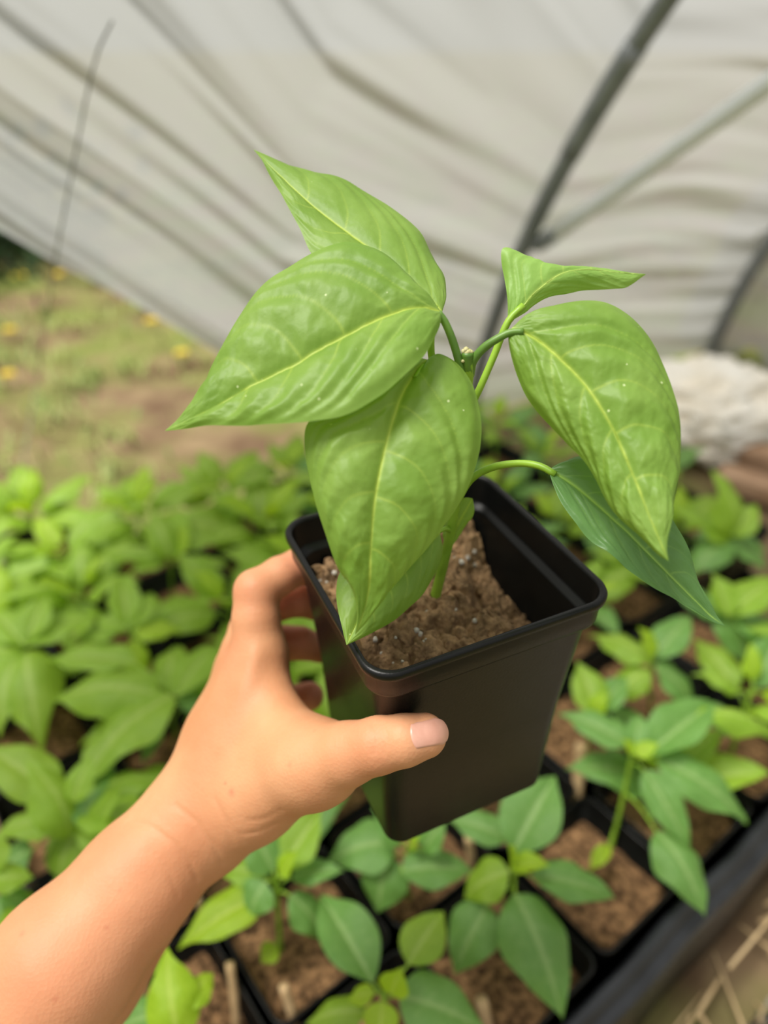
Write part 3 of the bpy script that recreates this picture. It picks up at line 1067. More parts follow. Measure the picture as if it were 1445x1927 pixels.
# trays: two rows of pots each, five pots long; broad rolled rim on the outer side
def tray(i0, n, j0, m, label, outer):
    c = cell(i0 + (n - 1) / 2, j0 + (m - 1) / 2)
    root = thing('seedling_tray', label, 'tray', (c[0], c[1], -0.002), 'black seedling trays')
    hx, hy = n * PITCH_G / 2 - 0.001, m * PITCH_G / 2 - 0.001
    E = np.stack([E1, E2, np.array([0, 0, 1.0])], 1)

    def bx(x0, x1, y0, y1, z0, z1, r=0.003):
        prof_ = [(x0, y0), (x1, y0), (x1, y1), (x0, y1)]
        V = []
        for z, ins in ((z0, 0), (z1 - r, 0), (z1, r)):
            V += [(x + (ins if x == x0 else -ins), y + (ins if y == y0 else -ins), z) for x, y in prof_]
        V = np.array(V)
        f = [(3, 2, 1, 0), (8, 9, 10, 11)]
        for k in (0, 4):
            for s in range(4):
                f.append((k + s, k + (s + 1) % 4, k + 4 + (s + 1) % 4, k + 4 + s))
        return V @ E.T + np.array([c[0], c[1], 0]), f
    # floor slab below the pots
    v, f = bx(-hx, hx, -hy, hy, -0.004, 0.0085, 0.002)
    obj('tray_floor', v, f, M['tray'], root)
    wall = []
    zt = 0.055
    yo = -hy - (0.032 if outer else 0.0)
    if outer:
        # rolled lip: profile swept along E1
        prof2 = [(-hy, 0.0), (-hy - .004, .115), (-hy - .008, .1235), (-hy - .016, .126), (-hy - .026, .123), (-hy - .030, .116), (-hy - .036, .112),
                 (-hy - .044, .113), (-hy - .049, .109), (-hy - .050, .100), (-hy - .045, .0), (-hy - .042, .0), (-hy - .046, .098), (-hy - .030, .108), (-hy - .012, .112), (-hy - .003, .0)]
        xs = np.linspace(-hx, hx, 40)
        prof2 = [(-hy + (y + hy) * .52, z) for (y, z) in prof2]
        V = np.array([[(x, y + .0012 * math.sin(x * 40), z + .0010 * math.sin(x * 23 + 1)) for (y, z) in prof2] for x in xs]).reshape(-1, 3)
        nP = len(prof2)
        f = [(a * nP + b, a * nP + (b + 1) % nP, (a + 1) * nP + (b + 1) % nP, (a + 1) * nP + b) for a in range(39) for b in range(nP)]
        f += [tuple(range(nP)), tuple(range(39 * nP, 40 * nP))[::-1]]
        obj('tray_rim', V @ E.T + np.array([c[0], c[1], 0]), f, M['tray'], root)
    else:
        v, f = bx(-hx, hx, -hy, -hy + .002, 0.0, zt)
        obj('tray_wall', v, f, M['tray'], root)
    for (x0, x1, y0, y1) in ((-hx, hx, hy - .002, hy), (-hx, -hx + .002, -hy, hy), (hx - .002, hx, -hy, hy)):
        v, f = bx(x0, x1, y0, y1, 0.0, zt)
        obj('tray_wall', v, f, M['tray'], root)
    return root


tray(-3, 7, 0, 2, 'black plastic tray with the broad rolled rim at lower right', True)
tray(-3, 9, 2, 2, 'black plastic tray under the third and fourth rows of seedlings', False)
tray(-3, 8, 4, 2, 'black plastic tray under the fifth and sixth rows of seedlings', False)
tray(-3, 8, 6, 2, 'black plastic tray under the back rows of seedlings by the grass', False)

# dry stakes standing in the seedling pots
for (x0, y0, x1, y1, zt, r, lab) in ((1080, 1530, 1094, 1400, .030, .0058, 'thick tan stake standing right of the held pot'), (447, 1960, 432, 1812, .020, .0033, 'thin dry stake right of the forearm at the bottom edge'),
                                     (563, 1960, 533, 1855, .015, .0036, 'short dry stake below the lime leaf'), (925, 1990, 905, 1880, .012, .0048, 'blunt pale stake at the bottom edge under the broad leaf'),
                                     (388, 1740, 370, 1690, .030, .0032, 'dry twig showing at the edge of the forearm'), (886, 1655, 882, 1575, .025, .0040, 'tan stake below the held pot')):
    b = onz(x0, y0, RIM - .030)
    tp = onz(x1, y1, RIM + zt)
    pts = spline([b + (b - tp) * .15, b, (b + tp) / 2 + np.array([.0008, 0, 0]), tp], 14)
    v, f = tube(pts, r * (1 + .06 * np.sin(np.arange(14) * 1.7)), 10)
    tag(obj('wooden_stake', v, f, M['wood_stick']), lab, 'stake')

# ------------------------------------------------------------------ the pepper plant held up in its pot
# pose of the pot, axes in view space (x right, y down, z away)
RP = np.array([[0.41327, 0.9105, -0.01416], [0.51489, -0.24648, -0.82106], [-0.75106, 0.33202, -0.57067]])
TP = np.array([0.02259, 0.01886, 0.31608])
PA, PB, PHH = 0.0525, 0.0421, 0.1286


def pot2w(p):
    p = np.asarray(p, float)
    return cam2w(p @ RP.T + TP)


root = thing('potted_pepper_plant', 'pepper plant with large glossy leaves in a black square pot held up by the hand', 'potted plant', tuple(pot2w([0, 0, -PHH])))
HELD = root
rings = [r for r in pot_rings(PA, PB, PHH)]
# finer corners for the close-up
def pot_rings_fine():
    k = lambda z: PA - 0.0015 + (PB - PA) * (-z / PHH)
    band = 0.0145
    R_ = lambda h_, r_, z_: rounded_ring(h_, r_, z_, 12)
    return [R_(PB * .6, .012, -PHH + .004), R_(PB - .005, .007, -PHH + .004), R_(PB - .004, .007, -PHH), R_(PB - .001, .008, -PHH + .0006), R_(PB, .0085, -PHH + .0025),
            R_(k(-.07) - .001, .0095, -.07), R_(k(-band - .0022) - .0012, .010, -band - .0022), R_(k(-band - .001) - .0008, .0102, -band - .001), R_(PA - .0012, .011, -band), R_(PA - .0008, .0113, -band + .0012),
            R_(PA - .0004, .0115, -.0050), R_(PA + .0004, .0118, -.0044), R_(PA + .0010, .012, -.0034), R_(PA + .0011, .012, -.0014),
            R_(PA + .0006, .0118, -.0003), R_(PA - .0004, .0113, 0), R_(PA - .0014, .0108, -.0003), R_(PA - .0019, .0105, -.0016),
            R_(PA - .0024, .010, -band + .001), R_(PA - .0030, .0098, -band - .0004), R_(PA - .0056, .009, -band - .0010), R_(PA - .0062, .0088, -band - .0024),
            R_(PB - .0015, .0075, -PHH + .007)]


v, f = loft(pot_rings_fine())
potob = obj('pot', pot2w(v), f, M['pot'], root)
potob['label'] = 'black square plastic pot with a stepped rim'

n = 240
a = np.linspace(-1, 1, n)
A, B = np.meshgrid(a, a, indexing='ij')
hw = 0.0455
X = A * hw * np.sqrt(1 - 0.12 * B ** 2)
Y = B * hw * np.sqrt(1 - 0.12 * A ** 2)
p = np.stack([X, Y, 0 * X], -1).reshape(-1, 3)
ed = np.maximum(np.abs(A), np.abs(B)).ravel()
base_h = -0.0235 - 0.026 * smooth(0.012, 0.046, p[:, 1] + 0.010 * vnoise(p * 60, 5)) * smooth(-0.050, -0.015, p[:, 0]) - 0.004 * ed ** 5
clump = 1 - np.abs(vnoise(p * 150 + 3, 12))
clump2 = 1 - np.abs(vnoise(p * 330, 13))


def crumbs(xy, size, seed):
    g = xy / size
    i0 = np.floor(g).astype(np.int64)
    best = np.zeros(len(xy))
    for dx in (-1, 0, 1):
        for dy in (-1, 0, 1):
            ci = i0 + np.array([dx, dy])
            z_ = np.zeros(len(xy), np.int64)
            cx = ci[:, 0] + hash3(ci[:, 0], ci[:, 1], z_, seed)
            cy = ci[:, 1] + hash3(ci[:, 0], ci[:, 1], z_ + 1, seed)
            r_ = .45 + .55 * hash3(ci[:, 0], ci[:, 1], z_ + 2, seed)
            d_ = np.sqrt((g[:, 0] - cx) ** 2 + (g[:, 1] - cy) ** 2)
            best = np.maximum(best, r_ * np.sqrt(np.clip(1 - (d_ / r_) ** 2, 0, 1)))
    return best * size


pw = p[:, :2] + 0.0012 * np.stack([vnoise(p * 260, 41), vnoise(p * 260 + 5, 42)], 1)
p[:, 2] = base_h - .0035 + 0.0045 * vnoise(p * 80, 11) + 1.0 * crumbs(pw, .0080, 3) + 1.0 * crumbs(pw, .0042, 5) + 0.7 * crumbs(pw, .0020, 6) + 0.0010 * vnoise(p * 620, 14)
# nudge sideways too, so that crumbs overhang
p[:, 0] += 0.0010 * vnoise(p * 210, 15)
p[:, 1] += 0.0010 * vnoise(p * 210 + 9, 16)
soil_xy, soil_z = p[:, :2].copy(), p[:, 2].copy()
obj('soil', pot2w(p), grid_faces(n, n), M['soil'], root)


def soil_h(x, y):
    k = np.argmin((soil_xy[:, 0] - x) ** 2 + (soil_xy[:, 1] - y) ** 2)
    return soil_z[k]


def blob(c, r, seed, n1=8, n2=6):
    vs, fs = [], []
    for a_ in range(n2 + 1):
        th = math.pi * a_ / n2
        for b_ in range(n1):
            ph = 2 * math.pi * b_ / n1
            vs.append((math.sin(th) * math.cos(ph), math.sin(th) * math.sin(ph), math.cos(th)))
    vs = np.array(vs)
    rr = r * (1 + .25 * vnoise(vs * 1.7 + seed, seed))
    vs = vs * rr[:, None] + np.asarray(c)
    for a_ in range(n2):
        for b_ in range(n1):
            fs.append((a_ * n1 + b_, (a_ + 1) * n1 + b_, (a_ + 1) * n1 + (b_ + 1) % n1, a_ * n1 + (b_ + 1) % n1))
    return vs, fs


prl = []
for (px, py) in ((868, 1060), (880, 1052), (892, 1040), (908, 1022), (918, 1018), (945, 1000), (893, 1065), (983, 1105), (790, 1195), (783, 1188), (706, 1205), (630, 1080), (1068, 1140), (893, 1170)):
    # find where the sight line meets the soil
    d = np.array([(px - 722.5) / F_PX, (py - 963.5) / F_PX, 1.0])
    best = None
    for t_ in np.linspace(.26, .40, 180):
        pp = RP.T @ (d * t_ - TP)
        if max(abs(pp[0]), abs(pp[1])) < .044 and pp[2] < soil_h(pp[0], pp[1]):
            best = pp
            break
    if best is not None:
        prl.append((best + np.array([0, 0, .0006]), random.uniform(.0011, .0016)))
for k in range(26):
    x, y = random.uniform(-.042, .042), random.uniform(-.042, .03)
    prl.append((np.array([x, y, soil_h(x, y) + .0001]), random.uniform(.0004, .0008)))
v, f = merge([blob(pot2w(c), r_, 5 + k) for k, (c, r_) in enumerate(prl)])
po = obj('perlite', v, f, M['perlite'], root)
po['kind'] = 'stuff'
po['label'] = 'white perlite grains scattered in the soil'

# main stem: from the soil to the cut top
D = dep
stem_pts = [D(811, 1165, .334), D(816, 1135, .327), D(832, 1070, .316), D(850, 990, .303), D(862, 900, .291), D(872, 800, .277), D(880, 712, .2655), D(881, 690, .2625), D(880, 672, .2605)]
sp_ = spline(stem_pts, 40)
rad = np.interp(np.linspace(0, 1, 40), [0, .1, .5, .88, .95, 1], [.0026, .0023, .0020, .0019, .0021, .0019])
v, f = tube(sp_, rad, 16)
obj('stem', v, f, M['stem'], root)
st = sp_
# darker node with the cut end
v, f = tube(spline([D(884, 705, .2655), D(880, 690, .2625), D(879.5, 672, .2603), D(879.5, 664, .2597)], 10), [.0018, .0021, .0022, .00215, .0021, .0020, .0020, .0020, .0021, .0021], 14)
obj('stem_node', v, f, M['stem_dark'], root)
cut = [blob(D(879 + dx, 662 + dy, .2595), r_, 80 + k) for k, (dx, dy, r_) in enumerate(((-7, -1, .0009), (-2, -4, .0010), (4, 0, .0010), (8, 1, .0008), (0, 2, .0011), (-8, 18, .0006)))]
v, f = merge(cut)
c_ = obj('cut_end', v, f, M['cut'], root)
c_['label'] = 'yellowish cut tip of the stem'


def pet(pts, r0, r1, mat='stem'):
    P_ = spline(pts, 24)
    v_, f_ = tube(P_, np.linspace(r0, r1, 24), 12)
    return obj('petiole', v_, f_, M[mat], root)


pet([D(874, 730, .267), D(866, 690, .262), D(853, 645, .258), D(838, 608, .2555), D(824, 588, .2545)], .0016, .0013, 'stem_dark')     # to the big left leaf
pet([D(884, 706, .2655), D(890, 680, .2615), D(910, 655, .2585), D(935, 638, .2565), D(960, 626, .2555), D(985, 624, .2545)], .0017, .0012, 'stem_dark')
pet([D(868, 850, .284), D(880, 780, .281), D(903, 730, .277), D(930, 668, .2745), D(955, 607, .272), D(985, 575, .2715)], .0014, .0013)
pet([D(856, 950, .297), D(885, 903, .2895), D(925, 880, .284), D(975, 872, .279), D(1015, 877, .2745), D(1045, 893, .272)], .0016, .0013)
pet([D(868, 800, .278), D(845, 735, .270), D(822, 690, .262), D(800, 688, .2555), D(782, 712, .2515)], .0016, .0011)
pet([D(868, 840, .283), D(835, 740, .276), D(814, 680, .270), D(811, 640, .267), D(815, 600, .264), D(818, 575, .2635)], .0016, .0012)
pet([D(850, 1000, .304), D(838, 995, .300), D(822, 1002, .296)], .0012, .0009)
pet([D(826, 1090, .319), D(838, 1050, .311), D(848, 1020, .308)], .0015, .0012)

# leaves: midrib (px, px, depth), left margin, right margin
held_leaf('leaf', [(828, 587, .2545), (795, 579, .2520), (750, 586, .2500), (680, 616, .2475), (600, 660, .2455), (500, 712, .2450), (400, 768, .2460), (345, 795, .2475), (310, 811, .2490)],
          [(828, 587), (815, 566), (790, 537), (745, 490), (700, 463), (640, 453), (570, 484), (500, 537), (450, 598), (405, 680), (372, 745), (345, 782), (310, 811)],
          [(828, 587), (830, 600), (822, 625), (790, 680), (730, 735), (660, 775), (590, 793), (500, 800), (400, 801), (350, 808), (310, 811)],
          .016, -.014, M['leaf'], root, 3, .004, .0016)
held_leaf('leaf', [(832, 588, .2640), (800, 552, .2660), (750, 507, .2695), (670, 447, .2760), (600, 395, .2830), (560, 360, .2880), (520, 322, .2940), (477, 281, .3010)],
          [(832, 588), (790, 600), (720, 585), (650, 545), (590, 480), (560, 425), (525, 357), (500, 312), (477, 281)],
          [(832, 588), (838, 555), (832, 512), (795, 445), (735, 393), (655, 345), (583, 321), (530, 306), (477, 281)],
          -.010, .016, M['leaf'], root, 5, .002, .0007)
held_leaf('leaf', [(806, 677, .2560), (780, 705, .2520), (752, 755, .2470), (725, 845, .2400), (706, 940, .2365), (698, 1035, .2375), (694, 1110, .2420), (680, 1165, .2460), (668, 1195, .2490)],
          [(806, 677), (782, 676), (735, 705), (665, 745), (605, 782), (577, 800), (573, 850), (590, 935), (612, 1005), (636, 1070), (660, 1108), (671, 1150), (668, 1195)],
          [(806, 677), (832, 665), (868, 688), (892, 730), (905, 800), (895, 872), (862, 950), (802, 1030), (738, 1110), (695, 1165), (668, 1195)],
          .004, .012, M['leaf'], root, 8, .004, .0015)
o4 = held_leaf('leaf', [(955, 606, .2725), (985, 577, .2715), (1010, 548, .2720), (1060, 513, .2745), (1110, 506, .2790), (1160, 511, .2850), (1216, 516, .2930)],
               [(955, 606), (955, 570), (950, 525), (944, 470), (983, 475), (1000, 487), (1025, 500), (1060, 506), (1090, 505), (1150, 509), (1216, 516)],
               [(955, 606), (985, 590), (1030, 562), (1090, 548), (1150, 544), (1180, 540), (1216, 516)],
               .004, .007, M['leaf_pale'], root, 11, .001, .0006)
o4['label'] = 'leaf seen from its paler underside'
held_leaf('leaf', [(962, 618, .2560), (1000, 632, .2535), (1040, 662, .2500), (1100, 722, .2450), (1150, 800, .2400), (1190, 890, .2350), (1222, 970, .2310), (1245, 1025, .2290), (1258, 1056, .2290)],
          [(962, 618), (957, 640), (975, 710), (1003, 765), (1062, 830), (1108, 878), (1150, 958), (1200, 1008), (1235, 1042), (1258, 1056)],
          [(962, 618), (985, 600), (1030, 580), (1095, 568), (1150, 574), (1195, 602), (1235, 655), (1265, 735), (1283, 800), (1280, 880), (1265, 955), (1254, 1000), (1253, 1030), (1258, 1056)],
          .010, .012, M['leaf'], root, 14, .004, .0019)
held_leaf('leaf', [(1032, 884, .2740), (1070, 905, .2710), (1120, 945, .2680), (1180, 1000, .2650), (1240, 1060, .2630), (1300, 1120, .2620), (1340, 1160, .2620), (1364, 1178, .2620)],
          [(1032, 884), (1042, 915), (1062, 955), (1110, 1012), (1185, 1075), (1270, 1128), (1320, 1162), (1364, 1178)],
          [(1032, 884), (1060, 868), (1097, 856), (1150, 872), (1215, 915), (1262, 975), (1300, 1050), (1325, 1120), (1364, 1178)],
          -.006, .004, M['leaf_dark'], root, 17, .001, .0008)
held_leaf('leaf', [(828, 1000, .2960), (780, 1048, .2890), (728, 1098, .2820), (688, 1145, .2740), (664, 1188, .2690), (652, 1214, .2660)],
          [(828, 1000), (770, 1010), (700, 1035), (645, 1070), (633, 1110), (638, 1160), (652, 1214)],
          [(828, 1000), (832, 1045), (802, 1108), (752, 1160), (702, 1190), (652, 1214)],
          .003, .004, M['leaf'], root, 19, .003, .0006, nu=110, nv=28, veins=5)
held_leaf('seed_leaf', [(843, 1035, .3095), (850, 1010, .3070), (866, 980, .3040), (880, 955, .3020), (889, 938, .3010)],
          [(843, 1035), (833, 1005), (842, 975), (860, 945), (875, 936), (889, 938)],
          [(843, 1035), (855, 1018), (872, 998), (889, 972), (893, 955), (889, 938)],
          .002, .002, M['leaf'], root, 23, .001, .0002, nu=60, nv=16, veins=3)

# ------------------------------------------------------------------ the person's left hand and forearm: one continuous skin
def PX(px, py, d, rpx=None, r=None):
    return (dep(px, py, d), r if r is not None else rpx * d / F_PX)


HP = []   # palm, wrist, forearm, web (blended softly)
def cone(lst, a_, b_):
    lst.append((a_[0], b_[0], a_[1], b_[1]))


# forearm: two side by side cones give the flattened oval section
cone(HP, PX(-130, 2095, .300, 140), PX(120, 1815, .318, 128))
cone(HP, PX(120, 1815, .318, 128), PX(262, 1655, .333, 103))
cone(HP, PX(262, 1655, .333, 103), PX(345, 1562, .341, 92))
cone(HP, PX(-90, 2130, .330, 138), PX(150, 1830, .345, 112))
cone(HP, PX(150, 1830, .345, 112), PX(350, 1575, .365, 84))
# wrist to metacarpals
M2 = PX(488, 1226, .3500, r=.0114)
M3 = PX(466, 1232, .3640, r=.0118)
M4 = PX(452, 1254, .3780, r=.0110)
M5 = PX(440, 1292, .3920, r=.0102)
cone(HP, PX(362, 1545, .341, 86), PX(440, 1390, .344, 70))
cone(HP, PX(440, 1390, .344, 66), M2)
cone(HP, PX(355, 1550, .352, 78), PX(418, 1385, .356, 60))
cone(HP, PX(418, 1385, .356, 60), M3)
cone(HP, PX(360, 1560, .362, 74), M4)
cone(HP, PX(375, 1570, .372, 66), M5)
# thenar and thumb base
cone(HP, PX(402, 1552, .345, 80), PX(480, 1508, .331, 68))
cone(HP, PX(480, 1508, .331, 68), PX(588, 1442, .306, 66))
cone(HP, PX(430, 1480, .340, 66), PX(560, 1420, .318, 62))
# web between thumb and index
cone(HP, PX(487, 1270, .3500, 49), PX(533, 1382, .330, 50))
cone(HP, PX(533, 1382, .330, 50), PX(600, 1432, .307, 64))
cone(HP, PX(470, 1320, .348, 54), PX(520, 1440, .332, 62))

FING = []
# thumb
FING.append([PX(590, 1440, .3060, 66), PX(655, 1418, .2920, 57), PX(712, 1402, .2840, 50), PX(760, 1393, .2805, 46), PX(798, 1384, .2815, 42)])
# index
FING.append([M2, PX(482, 1165, .3500, r=.0109), PX(483, 1113, .3515, r=.0104), PX(528, 1083, .3580, r=.0090), PX(560, 1067, .3645, r=.0086), PX(604, 1077, .3750, r=.0075)])
# middle
FING.append([M3, PX(470, 1185, .3760, r=.0100), PX(485, 1150, .3805, r=.0096), PX(530, 1132, .3800, r=.0088), PX(562, 1128, .3825, r=.0084), PX(606, 1145, .3925, r=.0074)])
# ring
FING.append([M4, PX(468, 1228, .3900, r=.0098), PX(492, 1214, .3955, r=.0094), PX(535, 1210, .3940, r=.0090), PX(566, 1210, .3950, r=.0085), PX(606, 1222, .4020, r=.0074)])
# little
FING.append([M5, PX(460, 1310, .4020, r=.0084), PX(500, 1322, .4080, r=.0080), PX(545, 1318, .4060, r=.0078), PX(582, 1310, .4040, r=.0078)])


def sd_cone(p, c_):
    a_, b_, ra, rb = c_
    ba = b_ - a_
    t_ = np.clip((p - a_) @ ba / (ba @ ba), 0, 1)
    return np.linalg.norm(p - a_ - t_[:, None] * ba, axis=1) - (ra + (rb - ra) * t_)


def smin(a_, b_, k):
    h_ = np.clip(k - np.abs(a_ - b_), 0, None) / k
    return np.minimum(a_, b_) - h_ * h_ * h_ * k / 6


KN = [dep(484, 1108, .3435), dep(489, 1215, .340)]
CREASE = []


def hand_sdf(p, detail=False):
    d = None
    for c_ in HP:
        q_ = sd_cone(p, c_)
        d = q_ if d is None else smin(d, q_, .016)
    body = d
    res = body
    for fi, ch in enumerate(FING):
        fd = None
        for a_, b_ in zip(ch[:-1], ch[1:]):
            q_ = sd_cone(p, (a_[0], b_[0], a_[1], b_[1]))
            fd = q_ if fd is None else smin(fd, q_, .004)
        res = np.minimum(res, smin(body, fd, .016 if fi == 0 else .010))
    if detail:
        # tendon, knuckle folds and wrist creases
        res = res - .0012 * np.exp(-(sd_cone(p, (dep(425, 1400, .326), dep(480, 1235, .334), .0, .0)) / .005) ** 2)
        for (pl_, w_, h_) in CREASE:
            dd = None
            for a_, b_ in zip(pl_[:-1], pl_[1:]):
                q_ = sd_cone(p, (a_, b_, 0., 0.))
                dd = q_ if dd is None else np.minimum(dd, q_)
            res = res + h_ * np.exp(-(dd / w_) ** 2)
        t_ax = FING[0][3][0] - FING[0][2][0]
        t_ax = t_ax / np.linalg.norm(t_ax)
        rel = (p - FING[0][2][0]) @ t_ax
        near = np.exp(-(np.linalg.norm(p - FING[0][2][0], axis=1) / .013) ** 2)
        res = res + near * .00012 * np.cos(rel / .0021 * 2 * math.pi) - near * .0004
        i_ax = FING[1][2][0] - FING[1][1][0]
        i_ax = i_ax / np.linalg.norm(i_ax)
        rel = (p - FING[1][2][0]) @ i_ax
        near = np.exp(-(np.linalg.norm(p - FING[1][2][0], axis=1) / .012) ** 2)
        res = res + near * .00005 * np.cos(rel / .0022 * 2 * math.pi)
        res = res + .00028 * fbm(p * 55, 71, 3)
    return res


def surface_nets(fn, lo, hi, h):
    n_ = np.ceil((hi - lo) / h).astype(int) + 1
    ax = [lo[k] + h * np.arange(n_[k]) for k in range(3)]
    G = np.empty(tuple(n_), np.float32)
    for k in range(n_[0]):
        yy, zz_ = np.meshgrid(ax[1], ax[2], indexing='ij')
        pp = np.stack([np.full(yy.size, ax[0][k]), yy.ravel(), zz_.ravel()], 1)
        G[k] = fn(pp).reshape(n_[1], n_[2])
    s_ = G < 0
    cnt = np.zeros(tuple(n_ - 1), np.int8)
    for a_ in (0, 1):
        for b_ in (0, 1):
            for c_ in (0, 1):
                cnt += s_[a_:n_[0] - 1 + a_, b_:n_[1] - 1 + b_, c_:n_[2] - 1 + c_]
    act = (cnt > 0) & (cnt < 8)
    idx = np.full(act.shape, -1, np.int64)
    idx[act] = np.arange(act.sum())
    ci = np.argwhere(act)
    acc = np.zeros((len(ci), 3))
    num = np.zeros(len(ci))
    cs = [(a_, b_, c_) for a_ in (0, 1) for b_ in (0, 1) for c_ in (0, 1)]
    for e1 in range(8):
        for e2 in range(e1 + 1, 8):
            A1, B1 = np.array(cs[e1]), np.array(cs[e2])
            if np.abs(A1 - B1).sum() != 1:
                continue
            ga = G[tuple((ci + A1).T)].astype(float)
            gb = G[tuple((ci + B1).T)].astype(float)
            m = (ga < 0) != (gb < 0)
            t_ = np.where(m, ga / np.where(m, ga - gb, 1), 0)
            acc += np.where(m[:, None], A1 + (B1 - A1) * t_[:, None], 0)
            num += m
    V = lo + h * (ci + acc / num[:, None])
    quads = []
    for axis in range(3):
        o1, o2 = [k for k in range(3) if k != axis]
        sl0 = [slice(None)] * 3
        sl1 = [slice(None)] * 3
        sl0[axis] = slice(0, n_[axis] - 1)
        sl1[axis] = slice(1, n_[axis])
        ch = s_[tuple(sl0)] != s_[tuple(sl1)]
        e = np.argwhere(ch)
        e = e[(e[:, o1] > 0) & (e[:, o2] > 0) & (e[:, o1] < n_[o1] - 1) & (e[:, o2] < n_[o2] - 1)]
        ins = s_[tuple(e.T)]
        q_ = []
        for d1, d2 in ((0, 0), (1, 0), (1, 1), (0, 1)):
            c_ = e.copy()
            c_[:, o1] -= d1
            c_[:, o2] -= d2
            q_.append(idx[tuple(c_.T)])
        q_ = np.stack(q_, 1)
        fl = ins if axis != 1 else ~ins
        q_[~fl] = q_[~fl][:, ::-1]
        quads.append(q_)
    return V, np.vstack(quads)


allp = np.array([c_[0] for c_ in HP] + [c_[1] for c_ in HP] + [q_[0] for ch in FING for q_ in ch])
lo, hi = allp.min(0) - .036, allp.max(0) + .036
V, Q = surface_nets(hand_sdf, lo, hi, .0021)


def newton(V, fn, it=3):
    e_ = 2e-4
    for _ in range(it):
        d = fn(V)
        g = np.stack([(fn(V + np.eye(3)[k] * e_) - fn(V - np.eye(3)[k] * e_)) / (2 * e_) for k in range(3)], 1)
        g /= np.sum(g * g, 1)[:, None] + 1e-9
        V = V - d[:, None] * g
    return V


# relax, then settle on the surface
def relax(V, Q, it=4):
    n_ = len(V)
    for _ in range(it):
        acc = np.zeros_like(V)
        num = np.zeros(n_)
        for k in range(4):
            np.add.at(acc, Q[:, k], V[Q[:, (k + 1) % 4]] + V[Q[:, (k + 3) % 4]])
            np.add.at(num, Q[:, k], 2)
        V = V * .4 + .6 * acc / np.maximum(num, 1)[:, None]
    return V


def skin_at(px, py):
    """first point of the skin on a sight line"""
    d = ray(px, py)
    t_ = .2
    for _ in range(80):
        s_ = float(hand_sdf((np.array([0, 0, HC]) + d * t_)[None])[0])
        t_ += s_ * .8 / np.linalg.norm(d)
        if s_ < 1e-5:
            break
    return np.array([0, 0, HC]) + d * t_


def subdivide(V, Q):
    e = np.sort(np.stack([Q, np.roll(Q, -1, 1)], 2).reshape(-1, 2), 1)
    ue, inv = np.unique(e, axis=0, return_inverse=True)
    inv = inv.reshape(-1, 4)
    n0 = len(V)
    ne = len(ue)
    W2 = np.vstack([V, V[ue].mean(1), V[Q].mean(1)])
    fc = n0 + ne + np.arange(len(Q))
    out = []
    for k in range(4):
        out.append(np.stack([Q[:, k], n0 + inv[:, k], fc, n0 + inv[:, (k + 3) % 4]], 1))
    return W2, np.vstack(out)


V = relax(V, Q, 3)
V = newton(V, hand_sdf, 2)
V, Q = subdivide(V, Q)
for pts_, w_, h_ in (([(243, 1546), (285, 1556), (325, 1585), (356, 1622), (372, 1655)], .0013, .00055), ([(330, 1515), (372, 1548), (402, 1590), (418, 1625)], .0012, .00040), ([(405, 1505), (428, 1545), (438, 1590)], .0015, .00025),
                     ([(280, 1600), (318, 1640), (335, 1685)], .0014, .00022), ([(470, 1545), (500, 1540), (530, 1525)], .0012, .0003), ([(455, 1570), (490, 1565), (520, 1550)], .0012, .0003),
                     ([(786, 1348), (783, 1375), (789, 1402)], .0010, .00045), ([(700, 1362), (712, 1385), (706, 1415)], .0011, .00028), ([(716, 1360), (729, 1385), (722, 1415)], .0011, .00025)):
    CREASE.append(([skin_at(*q_) for q_ in pts_], w_, h_))
V = newton(relax(V, Q, 2), lambda p: hand_sdf(p, True), 2)
person = thing('person', 'bare left forearm and hand reaching in from lower left, gripping the black pot', 'person', tuple(dep(100, 1850, .33)))
body = obj('arm_and_hand', V, Q, M['skin'], person)
fl = np.zeros(len(V))
for (c_, r_, w_) in [(FING[1][2][0], .016, .55), (FING[1][4][0], .020, .7), (FING[2][3][0], .022, .7), (FING[3][3][0], .022, .7), (FING[4][4][0], .018, .8), (FING[0][2][0], .014, .35), (FING[0][4][0], .012, .35),
                     (dep(420, 1215, .345), .014, .4), (dep(180, 1690, .29), .03, .30), (dep(90, 1800, .28), .05, .35)]:
    fl = np.maximum(fl, w_ * np.exp(-(np.linalg.norm(V - c_, axis=1) / r_) ** 2))
set_attr(body.data, 'flush', fl)
mo = np.zeros(len(V))


for (px, py, r_, w_) in ((436, 1491, .0016, .55), (424, 1474, .0007, .6), (201, 1746, .0009, .5), (104, 1880, .0009, .5), (41, 1757, .0011, .4), (226, 1676, .0008, .35)):
    mo = np.maximum(mo, w_ * np.exp(-(np.linalg.norm(V - skin_at(px, py), axis=1) / r_) ** 2))
set_attr(body.data, 'mole', mo)

# thumb nail: a curved plate that lies on the skin
tip, prev = FING[0][4][0], FING[0][3][0]
axd = (tip - prev) / np.linalg.norm(tip - prev)
view = (np.array([0, 0, HC]) - tip)
view /= np.linalg.norm(view)
nrm = view + 0.28 * axd + 0.10 * np.array([0, 0, 1.0])
nrm = nrm - axd * (nrm @ axd)
nrm /= np.linalg.norm(nrm)
sid = np.cross(axd, nrm)
na, nb = 22, 19
vs = []
for a_ in range(na):
    ta = a_ / (na - 1)
    for b_ in range(nb):
        tb = b_ / (nb - 1) * 2 - 1
        half = .0056 * (1 - .12 * (1 - ta) - .25 * max(0, ta - .82) / .18)
        x_ = -.0050 + .0125 * ta + (.0016 * (1 - tb * tb) if ta > .5 else -.0014 * (1 - tb * tb) * (1 - ta * 2)) - (.0012 * (1 - tb * tb) if ta > .5 else 0) * 0
        ang = tb * half / .0082
        vs.append(tip + axd * x_ + sid * math.sin(ang) * .0082 + nrm * (math.cos(ang) * .0082))
